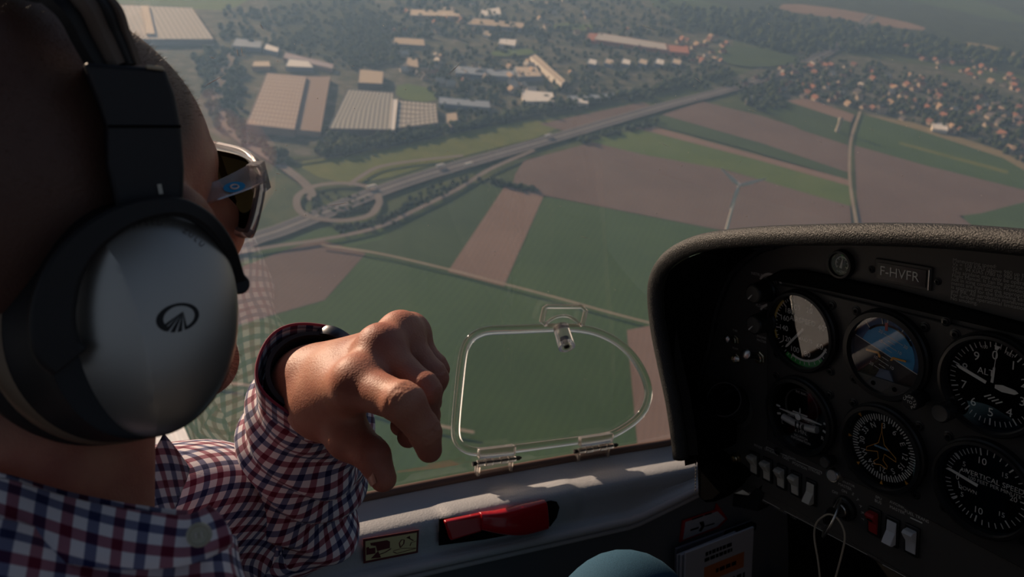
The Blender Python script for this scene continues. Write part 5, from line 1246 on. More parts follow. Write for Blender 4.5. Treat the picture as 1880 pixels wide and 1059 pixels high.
# headband straps arching over the crown
TOPC = HL(0, .0, .15)
def strap(name, px, X0, w, th, m):
    st = [onX(u, v, X0) for u, v in px]; st += [HL(.055, .0+HFR[1]@(st[-1]-HO)*.8, .128), HL(0, HFR[1]@(st[-1]-HO)*.8, .150), HL(-.06, HFR[1]@(st[-1]-HO)*.8, .118), HL(-.086, HFR[1]@(st[-1]-HO)*.6, .05)]
    pts = spline(st, 60); A = []
    for i in range(60):
        t = unit(pts[min(59, i+1)]-pts[max(0, i-1)]); out = unit(pts[i]-HL(0, -.01, .02)); g = unit(np.cross(t, out)); out = np.cross(g, t); out = out if out@(pts[i]-HO) > 0 else -out
        A.append([pts[i]+g*w*a+out*th*b for a, b in ((-1, -1), (1, -1), (1, .6), (.8, 1), (-.8, 1), (-1, .6))])
    mb = MB(); mb.grid(A, wrap=True); mb.f += [tuple(range(6)), tuple(range(59*6, 60*6))]; mb.m += [0, 0]; mb.uv += [None, None]; return hsb(mb, name, m, smooth=40)
M_TAN = mat('tan_strap', (.115, .085, .070), .6)
strap('band_edge', [(168, 112), (140, 60), (112, 5)], -.382, .0022, .0026, M_TAN)
strap('band_pad', [(205, 118), (172, 62), (134, 2)], -.384, .0100, .0030, M_HBLK)
strap('band_arm', [(218, 118), (190, 60), (152, -2)], -.379, .0040, .0026, M_TAN)
strap('band_wire', [(240, 118), (216, 62), (182, 0)], -.381, .0036, .0026, M_HBLK)
strap('band_front', [(248, 120), (228, 64), (196, 2)], -.381, .0016, .0026, M_TAN)
# far cup on the other ear
mb = MB(); fo = HL(-.096, -.004, -.012)
mb.lathe([(.0, -.012), (.040, -.012), (.043, 0), (.040, .012), (.030, .018), (0, .020)], o=fo, a=-HR, e=HU, n=40, sx=.8, sy=1.1); hsb(mb, 'far_cup', M_HBLK, smooth=40)
# ================================================================== the land far below
def land_mat(name, c1, c2, scale, stripe=None, rough=.95, c3=None):
    m, t, b = nt(name); L = t.links; b.inputs['Roughness'].default_value = rough; b.inputs['Specular IOR Level'].default_value = .1
    tc = N(t, 'ShaderNodeTexCoord'); n = N(t, 'ShaderNodeTexNoise'); n.inputs['Scale'].default_value = scale; n.inputs['Detail'].default_value = 7; n.inputs['Roughness'].default_value = .65
    L.new(tc.outputs['Object'], n.inputs['Vector']); r = N(t, 'ShaderNodeValToRGB'); e = r.color_ramp.elements
    e[0].position, e[0].color = .34, (*c1, 1); e[1].position, e[1].color = .66, (*c2, 1)
    if c3: q = e.new(.5); q.color = (*c3, 1)
    L.new(n.outputs['Fac'], r.inputs['Fac']); out = r.outputs['Color']
    if stripe:
        rot, sc, amt = stripe; mp = N(t, 'ShaderNodeMapping'); mp.inputs['Rotation'].default_value = (0, 0, rot); L.new(tc.outputs['Object'], mp.inputs[0])
        w = N(t, 'ShaderNodeTexWave'); w.inputs['Scale'].default_value = sc; w.inputs['Distortion'].default_value = .4; L.new(mp.outputs[0], w.inputs['Vector'])
        mr = N(t, 'ShaderNodeMapRange'); mr.inputs[3].default_value = 1-amt; mr.inputs[4].default_value = 1+amt; L.new(w.outputs['Fac'], mr.inputs[0])
        mx = N(t, 'ShaderNodeMix', data_type='RGBA', blend_type='MULTIPLY'); mx.inputs[0].default_value = 1; L.new(out, mx.inputs[6]); L.new(mr.outputs[0], mx.inputs[7]); out = mx.outputs[2]
    L.new(out, b.inputs['Base Color']); return m
GM_BASE = land_mat('mixed_land', (0.0400, 0.0600, 0.0240), (0.1000, 0.1160, 0.0480), .012, c3=(0.0600, 0.0880, 0.0304))
GM_TOWN = land_mat('town_ground', (0.0440, 0.0600, 0.0360), (0.1760, 0.1640, 0.1440), .03, c3=(0.0880, 0.0960, 0.0680))
GM_WOODG = land_mat('wood_floor', (0.0176, 0.0288, 0.0160), (0.0400, 0.0600, 0.0288), .02)
GM_GRN = land_mat('crop_green', (0.0480, 0.0944, 0.0272), (0.0656, 0.1184, 0.0352), .006, (0.2800, 0.0360, 0.0560))
GM_GRN2 = land_mat('crop_light_green', (0.0840, 0.1400, 0.0320), (0.1200, 0.1720, 0.0440), .008, (1.1, .05, .05))
GM_GRN3 = land_mat('crop_dark_green', (0.0400, 0.0736, 0.0272), (0.0576, 0.0960, 0.0336), .008, (.9, .05, .05))
GM_VERGE = land_mat('verge_grass', (0.1040, 0.1320, 0.0240), (0.1600, 0.1720, 0.0384), .02, c3=(0.1280, 0.1560, 0.0304))
GM_SOIL = land_mat('ploughed_soil', (0.1480, 0.1040, 0.0920), (0.1880, 0.1360, 0.1200), .006, (0.2800, 0.0480, 0.0400))
GM_SOIL2 = land_mat('pale_soil', (0.2160, 0.1440, 0.1160), (0.2600, 0.1800, 0.1480), .008, (0.1600, 0.0480, 0.0400))
GM_SOIL3 = land_mat('stubble_strip', (0.2080, 0.1760, 0.0960), (0.2720, 0.2240, 0.1280), .01)
GM_ROAD = land_mat('asphalt', (.105, .105, .12), (.135, .13, .145), .02)
GM_ROADL = land_mat('pale_road', (.19, .165, .155), (.235, .205, .19), .02)
GM_TRACK = land_mat('farm_track', (.29, .24, .19), (.36, .31, .25), .02)
GM_LINE = mat('road_line', (.30, .29, .29), .8)
HZ = [0.0]
def gloc(pts, h): return [G(u, v, h) for u, v in pts]
def gobj(mb, name, m, label, kind='structure', cat=None, group=None, smooth=0):
    c = np.mean(np.array(mb.v), axis=0); c[2] = 0; mb.v = [tuple(np.array(p)-c) for p in mb.v]
    o = mb.build(name, m, smooth=smooth, mw=ME @ Matrix.Translation(Vector(c))); tag(o, label, cat, group, kind); return o
def field(px, m, label, smooth_it=0, name='field'):
    HZ[0] += .12; h = HZ[0]; q = gloc(px, 0)
    if smooth_it: q = [tuple(x) for x in chaikin(q, smooth_it, closed=True)]
    mb = MB(); mb.add([(x, y, h) for x, y in q], [tuple(range(len(q)))]); return gobj(mb, name, m, label)
def road(px, w, m, label, name='road', closed=False, line=None, z=None, n=90):
    HZ[0] += .12; h = HZ[0] if z is None else z; q = spline(gloc(px, 0), n); t = np.gradient(q, axis=0); t /= np.linalg.norm(t, axis=1)[:, None]; g = np.stack([-t[:, 1], t[:, 0]], 1)
    ws = w if np.isscalar(w) else np.interp(np.linspace(0, 1, n), np.linspace(0, 1, len(w)), w)[:, None]
    A = np.stack([np.c_[q+g*ws/2, np.full(n, h)], np.c_[q-g*ws/2, np.full(n, h)]], 1); mb = MB(); mb.grid(A)
    ms = [m]
    if line:
        ms.append(GM_LINE)
        for o in line: B = np.stack([np.c_[q+g*(o+.5), np.full(n, h+.05)], np.c_[q+g*(o-.5), np.full(n, h+.05)]], 1); mb.grid(B, 1)
    return gobj(mb, name, ms, label)
mb = MB(); mb.add([(-30000, -3000, 0), (30000, -3000, 0), (30000, 60000, 0), (-30000, 60000, 0)], [(0, 1, 2, 3)])
tag(mb.build('ground', GM_BASE, mw=ME, smooth=0), 'wide hazy plain of mixed green land under the aircraft', kind='structure')
field([(190, -60), (700, -120), (1330, -60), (1350, 120), (1180, 175), (860, 232), (600, 285), (470, 290), (380, 240), (300, 120)], GM_TOWN, 'grey green ground of the industrial district')
field([(1300, 160), (1480, 90), (1700, 120), (1890, 165), (1890, 330), (1840, 285), (1580, 205), (1430, 180)], GM_TOWN, 'mottled ground under the village houses')
field([(180, -80), (600, -80), (420, 20), (200, 10)], GM_GRN2, 'green meadow behind the ribbed warehouse at the upper left')
field([(730, 150), (805, 165), (800, 190), (725, 182)], GM_GRN2, 'small green meadow beside the pair of grey warehouses', 1)
# fields
field([(600, 285), (860, 240), (1000, 215), (1040, 240), (800, 300), (690, 335), (600, 335), (540, 300)], GM_VERGE, 'yellow green meadow between the tree belt and the motorway', 1)
field([(990, 228), (1180, 188), (1205, 200), (1040, 242)], GM_SOIL, 'narrow brown field between the tree belt and the motorway')
field([(430, 470), (590, 420), (700, 400), (870, 335), (930, 345), (1000, 362), (1150, 385), (1300, 412), (1420, 440), (1500, 520), (1420, 1000), (300, 1150), (250, 700)], GM_GRN, 'large dark green crop field below the aircraft')
field([(700, 440), (760, 385), (872, 338), (930, 344), (822, 500), (672, 466), (640, 455)], GM_GRN3, 'dull green field left of the pale ploughed strip')
field([(585, 440), (672, 466), (596, 552), (430, 600), (420, 500), (520, 462)], GM_SOIL, 'small brown field below the motorway junction')
field([(926, 344), (1000, 356), (925, 527), (822, 500)], GM_SOIL2, 'pale ploughed strip running down between two green fields')
field([(945, 322), (962, 296), (1090, 262), (1180, 285), (1320, 310), (1560, 378), (1565, 440), (1330, 425), (1110, 382), (1000, 360), (940, 345)], GM_SOIL, 'broad brown ploughed field around the wind turbine')
field([(1085, 262), (1120, 248), (1175, 240), (1380, 285), (1560, 338), (1562, 380), (1330, 312), (1180, 285)], GM_GRN2, 'bright green strip of crops behind the wind turbine')
field([(1165, 236), (1200, 234), (1560, 332), (1560, 343), (1380, 292)], GM_SOIL2, 'thin brown strip between two green crop strips')
field([(1185, 226), (1230, 212), (1370, 250), (1556, 312), (1558, 332), (1380, 278)], GM_GRN3, 'dark green strip of crops beyond the thin brown strip')
field([(1215, 212), (1290, 188), (1400, 215), (1556, 265), (1556, 318), (1400, 265)], GM_SOIL, 'long brown field beyond the green strips')
field([(1395, 200), (1430, 188), (1480, 188), (1562, 222), (1556, 268), (1470, 240)], GM_GRN3, 'green field with a small tower in it')
field([(1440, 186), (1480, 182), (1568, 212), (1562, 226)], GM_SOIL2, 'narrow pale soil edge along the village')
field([(1568, 268), (1700, 305), (1885, 350), (1885, 372), (1800, 395), (1760, 398), (1795, 425), (1575, 425)], GM_SOIL, 'brown field at the right of the farm track')
field([(1580, 212), (1690, 238), (1850, 285), (1885, 318), (1885, 352), (1700, 306), (1566, 268)], GM_GRN, 'green field between the village and the right brown field')
field([(1650, 262), (1850, 315), (1850, 322), (1650, 267)], GM_VERGE, 'faint yellow strip inside the right green field')
field([(1580, 210), (1680, 228), (1840, 280), (1885, 305), (1885, 318), (1840, 292), (1690, 242)], GM_SOIL3, 'yellowish edge strip along the village')
field([(1765, 398), (1800, 394), (1885, 372), (1885, 430), (1795, 430)], GM_GRN, 'green patch at the right beyond the glareshield')
field([(480, -30), (620, -60), (700, 20), (640, 110), (520, 90)], GM_WOODG, 'dark wooded ground behind the pinkish warehouse')
field([(1180, -30), (1500, -60), (1890, -20), (1890, 140), (1640, 100), (1420, 60), (1250, 60)], GM_WOODG, 'dark hazy woodland toward the horizon')
field([(1150, 610), (1200, 600), (1250, 700), (1270, 830), (1330, 1100), (1210, 1100), (1170, 830)], GM_SOIL2, 'pale soil strip behind the storm window')
for px, m_, lab in [([(1440, 6), (1560, 20), (1700, 50), (1694, 60), (1540, 36), (1425, 20)], GM_SOIL2, 'pale field strip in the haze near the top right'), ([(1720, 78), (1800, 92), (1885, 118), (1885, 104), (1800, 80)], GM_SOIL3, 'pale field strip above the far terrace houses'), ([(1310, 84), (1430, 92), (1480, 112), (1400, 128), (1320, 118)], GM_GRN3, 'green patch between the settlement and the motorway'), ([(1190, -10), (1330, 8), (1345, 28), (1200, 22)], GM_GRN3, 'dull green fields above the long factory'), ([(1560, -20), (1700, 10), (1885, 50), (1885, 30), (1720, -20)], GM_GRN3, 'dull green fields in the far haze'), ([(1020, 44), (1100, 48), (1090, 60), (1010, 56)], GM_GRN2, 'small green lawn left of the long factory'), ([(900, 95), (985, 92), (990, 102), (905, 108)], GM_GRN2, 'green lawn left of the slanting sunlit hall')]: field(px, m_, lab, 1)
# roads
road([(-200, 900), (80, 700), (300, 560), (430, 460), (520, 425), (600, 393), (690, 357), (800, 320), (1000, 262), (1200, 203), (1330, 168), (1430, 136), (1500, 108), (1545, 80), (1600, 30)], 30, GM_ROAD, 'motorway with two carriageways crossing the fields', n=200, line=[0, .8, -.8, 14, -14])
road([(540, 300), (640, 285), (760, 262), (870, 238), (1000, 212), (1180, 178)], 9, GM_WOODG, 'railway cutting running parallel to the motorway', name='railway')
road([(430, 95), (402, 165), (405, 215), (440, 258), (505, 300), (560, 342), (575, 372)], [16, 18, 18, 16, 14, 14], GM_ROADL, 'wide access road curving past the warehouses to the junction')
LOOP = [(697, 377), (690, 357), (665, 345), (625, 341), (580, 346), (550, 362), (545, 380), (556, 397), (590, 408), (640, 409), (680, 399), (697, 377)]
road(LOOP, 10, GM_ROADL, 'oval motorway junction loop')
road([(640, 345), (668, 325), (700, 310), (760, 300), (850, 290)], 8, GM_ROADL, 'slip road leaving the junction loop upwards')
road([(-150, 640), (300, 500), (480, 462), (560, 450), (640, 436), (700, 420), (760, 392), (840, 352), (900, 315), (980, 280)], 8, GM_ROADL, 'slip road curving below the junction loop')
road([(590, 455), (700, 472), (830, 502), (925, 527), (1020, 552), (1120, 580), (1220, 606)], 4, GM_TRACK, 'pale farm track crossing the green fields', name='track')
road([(1578, 208), (1562, 255), (1558, 300), (1560, 350), (1572, 425)], 5, GM_TRACK, 'straight farm track running toward the village', name='track')
road([(150, 680), (500, 720), (640, 745), (740, 775), (870, 801)], 4, GM_TRACK, 'pale farm track below the hand', name='track')
# ---- vehicles on the motorway
def M4(x, y, ang=0, z=0): return ME @ Matrix.Translation((x, y, z)) @ Matrix.Rotation(ang, 4, 'Z')
M_VW = mat('white_truck', (.85, .83, .80), .5); M_TYRE = mat('tyre', (.02, .02, .02), .8)
x0, y0 = G(800, 320); x1, y1 = G(1000, 262); RA = math.atan2(y1-y0, x1-x0)
proto = None
for u, v, lab in [(682, 351, 'white lorry on the motorway just right of the junction loop'), (808, 312, 'white lorry on the far carriageway, middle of the four'), (860, 309, 'white lorry on the near carriageway below the yellow green meadow'), (1005, 256, 'white lorry furthest along the motorway toward the village')]:
    x, y = G(u, v)
    t = bpy.data.objects.new('lorry', None); COL.objects.link(t); t.matrix_world = M4(x, y, RA, HZ[0]+.3); tag(t, lab, 'lorry', 'lorries on the motorway')
    if proto is None:
        mb = MB(); mb.box((-1.5, 0, 2.9), (13, 2.6, 3.2)); a = mb.build('trailer', M_VW, t, smooth=0, bevel=.1)
        mb = MB(); mb.box((6.6, 0, 2.1), (2.4, 2.5, 2.9)); mb.box((6.4, 0, .9), (3.0, 2.4, .7)); b = mb.build('cab', M_VW, t, smooth=0, bevel=.15)
        mb = MB()
        for wx in (-6, -4.6, 5.8):
            for wy in (-1.1, 1.1): mb.lathe([(.5, -.2), (.5, .2)], o=(wx, wy, .5), a=(0, 1, 0), n=12)
        c = mb.build('wheels', M_TYRE, t); proto = (a, b, c)
    else:
        for q in proto: o = q.copy(); COL.objects.link(o); o.parent = t
# ---- wind turbine
M_TURB = mat('turbine_white', (.72, .72, .72), .5)
tx, ty = G(1329, 440); tw = bpy.data.objects.new('wind_turbine', None); COL.objects.link(tw); tw.matrix_world = M4(tx, ty); tag(tw, 'white three-bladed wind turbine standing in the brown field', 'wind turbine')
# hub height from the pixel where the blades meet
def hub_h():
    lo, hi = 20, 160
    for _ in range(50):
        h = (lo+hi)/2; p = ORG+ERT*tx+EFW*ty+EUP*h; v = 529.5-FPX*(p@CU)/(p@CF)
        if v > 339: lo = h
        else: hi = h
    return h
HH = hub_h()
mb = MB(); mb.lathe([(2.3, 0), (2.0, HH*.4), (1.5, HH*.8), (1.2, HH-1)], a=(0, 0, 1), n=20); mb.build('tower', M_TURB, tw)
mb = MB(); mb.box((0, 1.5, HH), (3, 8, 3)); mb.build('nacelle', M_TURB, tw, bevel=.8, smooth=0)
mb = MB(); mb.lathe([(1.6, 0), (1.5, 1.2), (.9, 2.2), (0, 2.6)], o=(0, -2.5, HH), a=(0, -1, 0), n=16); mb.build('hub', M_TURB, tw)
for k, a in enumerate((-54, 66, 186)):
    t_ = math.radians(a); d = np.array([math.sin(t_), 0, math.cos(t_)]); A = []; R0 = np.array([0, -3.6, HH]); g = np.array([math.cos(t_), 0, -math.sin(t_)])
    for s in np.linspace(0, 1, 12):
        c = np.interp(s, [0, .15, .25, 1], [1.6, 2.8, 3.4, .9]); th = np.interp(s, [0, .2, 1], [.7, .45, .08])
        A.append([R0+d*(1+s*35)+g*c*math.cos(q)*.9+np.array([0, th*math.sin(q), 0]) for q in np.linspace(0, 2*PI, 11)[:-1]])
    mb = MB(); mb.grid(A, wrap=True); mb.build('blade', M_TURB, tw)
# ---- small tower in the green field
x, y = G(1536, 243); tt = bpy.data.objects.new('water_tower', None); COL.objects.link(tt); tt.matrix_world = M4(x, y); tag(tt, 'small pale tower standing in the far green field beside the track', 'tower')
mb = MB(); mb.lathe([(4, 0), (3.2, 22), (4.5, 24), (4.5, 30)], a=(0, 0, 1), n=18); mb.build('shaft', mat('tower_pale', (.6, .55, .48), .8), tt)
mb = MB(); mb.lathe([(4.8, 30), (0, 33)], a=(0, 0, 1), n=18); mb.build('roof', mat('tower_roof', (.3, .25, .22), .8), tt)
# ---- warehouses and halls: roof corners are traced at roof height
def ribs(name, c1, c2, n, mixc=.5, n2=0):
    m, t, b = nt(name); L = t.links; b.inputs['Roughness'].default_value = .7
    uv = N(t, 'ShaderNodeUVMap'); sp = N(t, 'ShaderNodeSeparateXYZ'); L.new(uv.outputs[0], sp.inputs[0])
    def st(ax, n):
        k = N(t, 'ShaderNodeMath', operation='MULTIPLY'); k.inputs[1].default_value = n; L.new(sp.outputs[ax], k.inputs[0]); f = N(t, 'ShaderNodeMath', operation='FRACT'); L.new(k.outputs[0], f.inputs[0])
        g = N(t, 'ShaderNodeMath', operation='GREATER_THAN'); g.inputs[1].default_value = mixc; L.new(f.outputs[0], g.inputs[0]); return g.outputs[0]
    a = st(0, n)
    if n2: q = N(t, 'ShaderNodeMath', operation='MULTIPLY'); L.new(a, q.inputs[0]); L.new(st(1, n2), q.inputs[1]); a = q.outputs[0]
    mx = N(t, 'ShaderNodeMix', data_type='RGBA'); L.new(a, mx.inputs[0]); mx.inputs[6].default_value = (*c1, 1); mx.inputs[7].default_value = (*c2, 1); L.new(mx.outputs[2], b.inputs['Base Color']); return m
WM = {}
def wmat(k, c):
    if k not in WM: WM[k] = mat('wall_'+k, c, .8)
    return WM[k]
def hall(px, h, roof, wall, label, name='warehouse', cat='warehouse', sky=None, par=.6):
    q = [G(u, v, h) for u, v in px]; c = np.mean(q, axis=0); t = bpy.data.objects.new(name, None); COL.objects.link(t); t.matrix_world = M4(c[0], c[1]); tag(t, label, cat)
    b = [(x-c[0], y-c[1]) for x, y in q]; k = len(b)
    mb = MB(); mb.add([(x, y, -.5) for x, y in b]+[(x, y, h) for x, y in b], [(i, (i+1) % k, k+(i+1) % k, k+i) for i in range(k)]); mb.build('walls', wall, t, smooth=0)
    mb = MB(); uv = [(0, 0), (1, 0), (1, 1), (0, 1)] if k == 4 else [(x*.01, y*.01) for x, y in b]
    mb.add([(x, y, h) for x, y in b], [tuple(range(k))], 0, uv); mb.build('roof', roof, t, smooth=0)
    if k == 4:
        mb = MB()
        for i in range(k):
            x0, y0 = b[i]; x1, y1 = b[(i+1) % k]; L = math.hypot(x1-x0, y1-y0); e = np.array([(x1-x0)/L, (y1-y0)/L]); g = np.array([-e[1], e[0]])
            mb.box(((x0+x1)/2, (y0+y1)/2, h+par/2), (L, .8, par), rot=np.array([[e[0], g[0], 0], [e[1], g[1], 0], [0, 0, 1]]))
        mb.build('parapet', wall, t, smooth=0)
    return t
W_GR, W_PK, W_WH, W_BL, W_DK = wmat('grey', (.22, .22, .23)), wmat('pink', (.38, .30, .27)), wmat('white', (.78, .74, .70)), wmat('blue', (.20, .26, .36)), wmat('dark', (.10, .10, .11))
R_A, R_B, R_C, R_D = ribs('roof_ribs_grey', (.30, .30, .31), (.42, .40, .39), 16), ribs('roof_ribs_pink', (.33, .25, .22), (.50, .39, .34), 12, .45, 14), ribs('roof_ribs_skylight', (.17, .18, .19), (.42, .41, .39), 13, .5), ribs('roof_ribs_pale', (.22, .21, .20), (.52, .48, .44), 9, .4, 6)
R_W, R_T, R_BL, R_RD, R_TN = mat('roof_white', (.85, .83, .82), .7), mat('roof_tan', (.52, .42, .32), .8), mat('roof_blue', (.28, .34, .44), .7), mat('roof_red', (.42, .16, .11), .8), mat('roof_sand', (.62, .52, .42), .8)
hall([(232, 72), (392, 72), (352, 14), (205, 8)], 12, R_A, W_GR, 'long grey ribbed warehouse at the top left beside the forehead')
hall([(268, 62), (284, 62), (272, 10), (258, 10)], 16, R_TN, wmat('sand', (.5, .42, .34)), 'narrow sandy cross hall on top of the ribbed warehouse roof', 'roof_hall', 'building')
hall([(452, 228), (540, 238), (562, 140), (490, 134)], 13, R_B, W_PK, 'large pinkish ribbed warehouse beside the access road')
hall([(540, 238), (588, 242), (606, 140), (564, 140)], 9, mat('yard_pink', (.30, .22, .19), .9), W_PK, 'flat brown loading hall right of the pinkish warehouse')
hall([(603, 236), (716, 238), (722, 170), (638, 164)], 12, R_C, W_DK, 'dark grey warehouse with pale skylight ribs')
hall([(716, 238), (724, 238), (730, 182), (721, 182)], 14, R_W, W_WH, 'narrow white hall between the two grey warehouses', 'narrow_hall', 'building')
hall([(726, 236), (804, 226), (800, 190), (731, 184)], 11, R_D, W_DK, 'pale grey warehouse with a grid of skylights')
hall([(657, 152), (702, 154), (704, 131), (660, 127)], 12, R_T, W_DK, 'small tan flat-roofed block standing alone above the grey warehouses', 'block', 'building')
hall([(820, 234), (842, 232), (838, 206), (818, 208)], 8, R_T, W_DK, 'small pinkish shed right of the pale grey warehouse', 'shed', 'building')
BL = [([(973, 104), (982, 100), (1037, 148), (1031, 154)], 14, R_TN, W_WH, 'long narrow sunlit hall lying slantwise in the middle of the town'),
      ([(960, 186), (1018, 186), (1014, 170), (958, 165)], 10, R_W, W_WH, 'bright white flat-roofed hall beside the tree belt'),
      ([(952, 141), (995, 140), (984, 123), (944, 122)], 10, R_TN, W_BL, 'cream roofed hall left of the slanting sunlit hall'),
      ([(836, 134), (945, 142), (942, 130), (836, 121)], 9, R_BL, W_BL, 'long blue grey hall in the middle of the town'),
      ([(805, 190), (900, 198), (898, 186), (806, 178)], 8, R_BL, W_BL, 'blue roofed shed behind the pale grey warehouse'),
      ([(856, 44), (965, 52), (960, 42), (868, 33)], 10, R_T, W_BL, 'long tan roofed hall near the top middle'),
      ([(880, 30), (920, 26), (916, 14), (884, 18)], 9, R_W, W_WH, 'white roofed hall near the top middle'),
      ([(752, 28), (845, 30), (842, 20), (754, 17)], 9, R_TN, W_PK, 'pale row hall at the top left of the town'),
      ([(1090, 72), (1225, 92), (1222, 80), (1100, 60)], 11, mat('roof_pale_grey', (.5, .48, .48), .8), wmat('brick', (.45, .17, .11)), 'long pale roofed factory with brick red ends'),
      ([(1225, 94), (1265, 98), (1262, 86), (1226, 82)], 9, R_RD, wmat('brick', (.45, .17, .11)), 'red roofed annex at the right end of the long factory'),
      ([(1076, 72), (1094, 76), (1098, 62), (1082, 60)], 9, R_RD, wmat('brick', (.45, .17, .11)), 'red roofed annex at the left end of the long factory'),
      ([(915, 80), (945, 84), (948, 73), (918, 71)], 9, R_W, W_WH, 'small white roofed hall under the tan roofed hall'),
      ([(886, 62), (900, 66), (902, 58), (889, 55)], 8, R_TN, W_WH, 'tiny sandy hall left of the small white roofed hall'),
      ([(425, 84), (478, 88), (480, 76), (434, 70)], 9, R_BL, W_BL, 'blue roofed hall above the access road'),
      ([(484, 90), (510, 96), (512, 88), (488, 80)], 8, R_W, W_BL, 'small pale hall right of the blue roofed hall'),
      ([(462, 122), (496, 122), (494, 112), (466, 112)], 8, R_TN, W_PK, 'small sandy hall just above the pinkish warehouse'),
      ([(524, 122), (575, 124), (566, 112), (530, 108)], 9, R_W, W_BL, 'pale roofed hall behind the pinkish warehouse'),
      ([(520, 106), (610, 126), (612, 118), (524, 96)], 8, mat('roof_lilac', (.36, .31, .36), .8), W_PK, 'long lilac roofed hall behind the pinkish warehouse'),
      ([(722, 80), (780, 84), (778, 72), (724, 68)], 8, R_T, W_GR, 'low grey brown hall at the left edge of the town'),
      ([(745, 120), (768, 124), (766, 108), (748, 104)], 9, R_T, W_PK, 'small pinkish house block near the left edge of the town'),
      ([(1055, 188), (1080, 190), (1078, 182), (1056, 181)], 8, R_W, W_WH, 'small white shed beside the tree belt, right of the white hall'),
      ([(1040, 184), (1130, 178), (1126, 172), (1042, 176)], 7, R_BL, W_BL, 'long low blue grey shed along the tree belt'),
      ([(1370, 186), (1400, 182), (1396, 174), (1368, 178)], 8, R_BL, W_GR, 'grey shed where the motorway meets the village'),
      ([(1712, 236), (1740, 240), (1738, 228), (1712, 224)], 9, R_W, W_WH, 'white hall at the near edge of the village')]
for i in range(6): BL.append(([(1078+i*31, 116-(i % 2)), (1094+i*31, 119), (1096+i*31, 111), (1082+i*31, 107)], 9, R_TN if i % 2 else R_W, W_BL, ['first', 'second', 'third', 'fourth', 'fifth', 'last'][i]+' pale block from the left in the row under the long factory'))
for px, h, r, wl_, lab in BL: hall(px, h, r, wl_, lab, 'building', 'building')
# ---- houses of the village and the town, each its own object
HP = []
for k, (rc, wc_) in enumerate([((.30, .13, .085), (.42, .35, .29)), ((.22, .10, .075), (.36, .29, .25)), ((.11, .10, .11), (.40, .35, .31)), ((.40, .29, .21), (.52, .45, .38)), ((.48, .46, .44), (.50, .46, .43))]):
    rm, wm = mat('house_roof', rc, .85), mat('house_wall', wc_, .85); a, b, h, e = 5.5, 4.5, 4.2, 8.4
    mb = MB(); mb.add([(-a, -b, -.5), (a, -b, -.5), (a, b, -.5), (-a, b, -.5), (-a, -b, h), (a, -b, h), (a, b, h), (-a, b, h), (-a, 0, e-.3), (a, 0, e-.3)], [(0, 1, 5, 4), (2, 3, 7, 6), (1, 2, 6, 9, 5), (3, 0, 4, 8, 7)], 1)
    o = .6; mb.add([(-a-o, -b-o, h-.5), (a+o, -b-o, h-.5), (a+o, 0, e), (-a-o, 0, e), (-a-o, b+o, h-.5), (a+o, b+o, h-.5)], [(0, 1, 2, 3), (3, 2, 5, 4)], 0)
    me = bpy.data.meshes.new('house'); me.from_pydata(mb.v, [], mb.f); me.materials.append(rm); me.materials.append(wm); me.polygons.foreach_set('material_index', mb.m); HP.append(me)
def inpoly(u, v, poly):
    c = False; j = len(poly)-1
    for i in range(len(poly)):
        (a, b), (d, e) = poly[i], poly[j]
        if (b > v) != (e > v) and u < (d-a)*(v-b)/(e-b)+a: c = not c
        j = i
    return c
def houses(poly, num, ws, label, group, smin_=.8, smax=1.5):
    us, vs_ = [p[0] for p in poly], [p[1] for p in poly]; k = 0
    while k < num:
        u, v = random.uniform(min(us), max(us)), random.uniform(min(vs_), max(vs_))
        if not inpoly(u, v, poly): continue
        i = random.choices(range(5), ws)[0]; x, y = G(u, v); o = bpy.data.objects.new('house', HP[i]); COL.objects.link(o)
        o.matrix_world = M4(x, y, random.choice([.4, 1.97])+random.gauss(0, .15)) @ Matrix.Scale(random.uniform(smin_, smax), 4); tag(o, label, 'house', group); k += 1
houses([(1330, 165), (1480, 112), (1640, 128), (1780, 160), (1878, 195), (1878, 300), (1800, 262), (1600, 205), (1450, 176)], 150, [4, 3, 3, 2, 1], 'small house of the village beyond the fields on the right', 'village houses', .9, 1.6)
houses([(1640, 70), (1700, 92), (1878, 140), (1878, 175), (1700, 120)], 45, [5, 3, 1, 1, 0], 'red roofed terrace house in the far row at the right', 'far terrace houses', .9, 1.4)
houses([(1235, 60), (1335, 70), (1345, 130), (1250, 112)], 30, [5, 2, 1, 3, 2], 'house in the settlement left of the dark woodland', 'settlement houses', .9, 1.5)
houses([(735, 95), (830, 100), (960, 110), (1060, 140), (1060, 175), (930, 170), (810, 168), (735, 130)], 45, [1, 1, 3, 3, 4], 'small building scattered among the halls of the town', 'small town buildings', .9, 1.8)
houses([(720, 5), (1080, 0), (1180, 55), (1060, 65), (720, 60)], 30, [2, 1, 2, 3, 4], 'small building near the top of the town', 'upper town buildings', 1.0, 1.9)
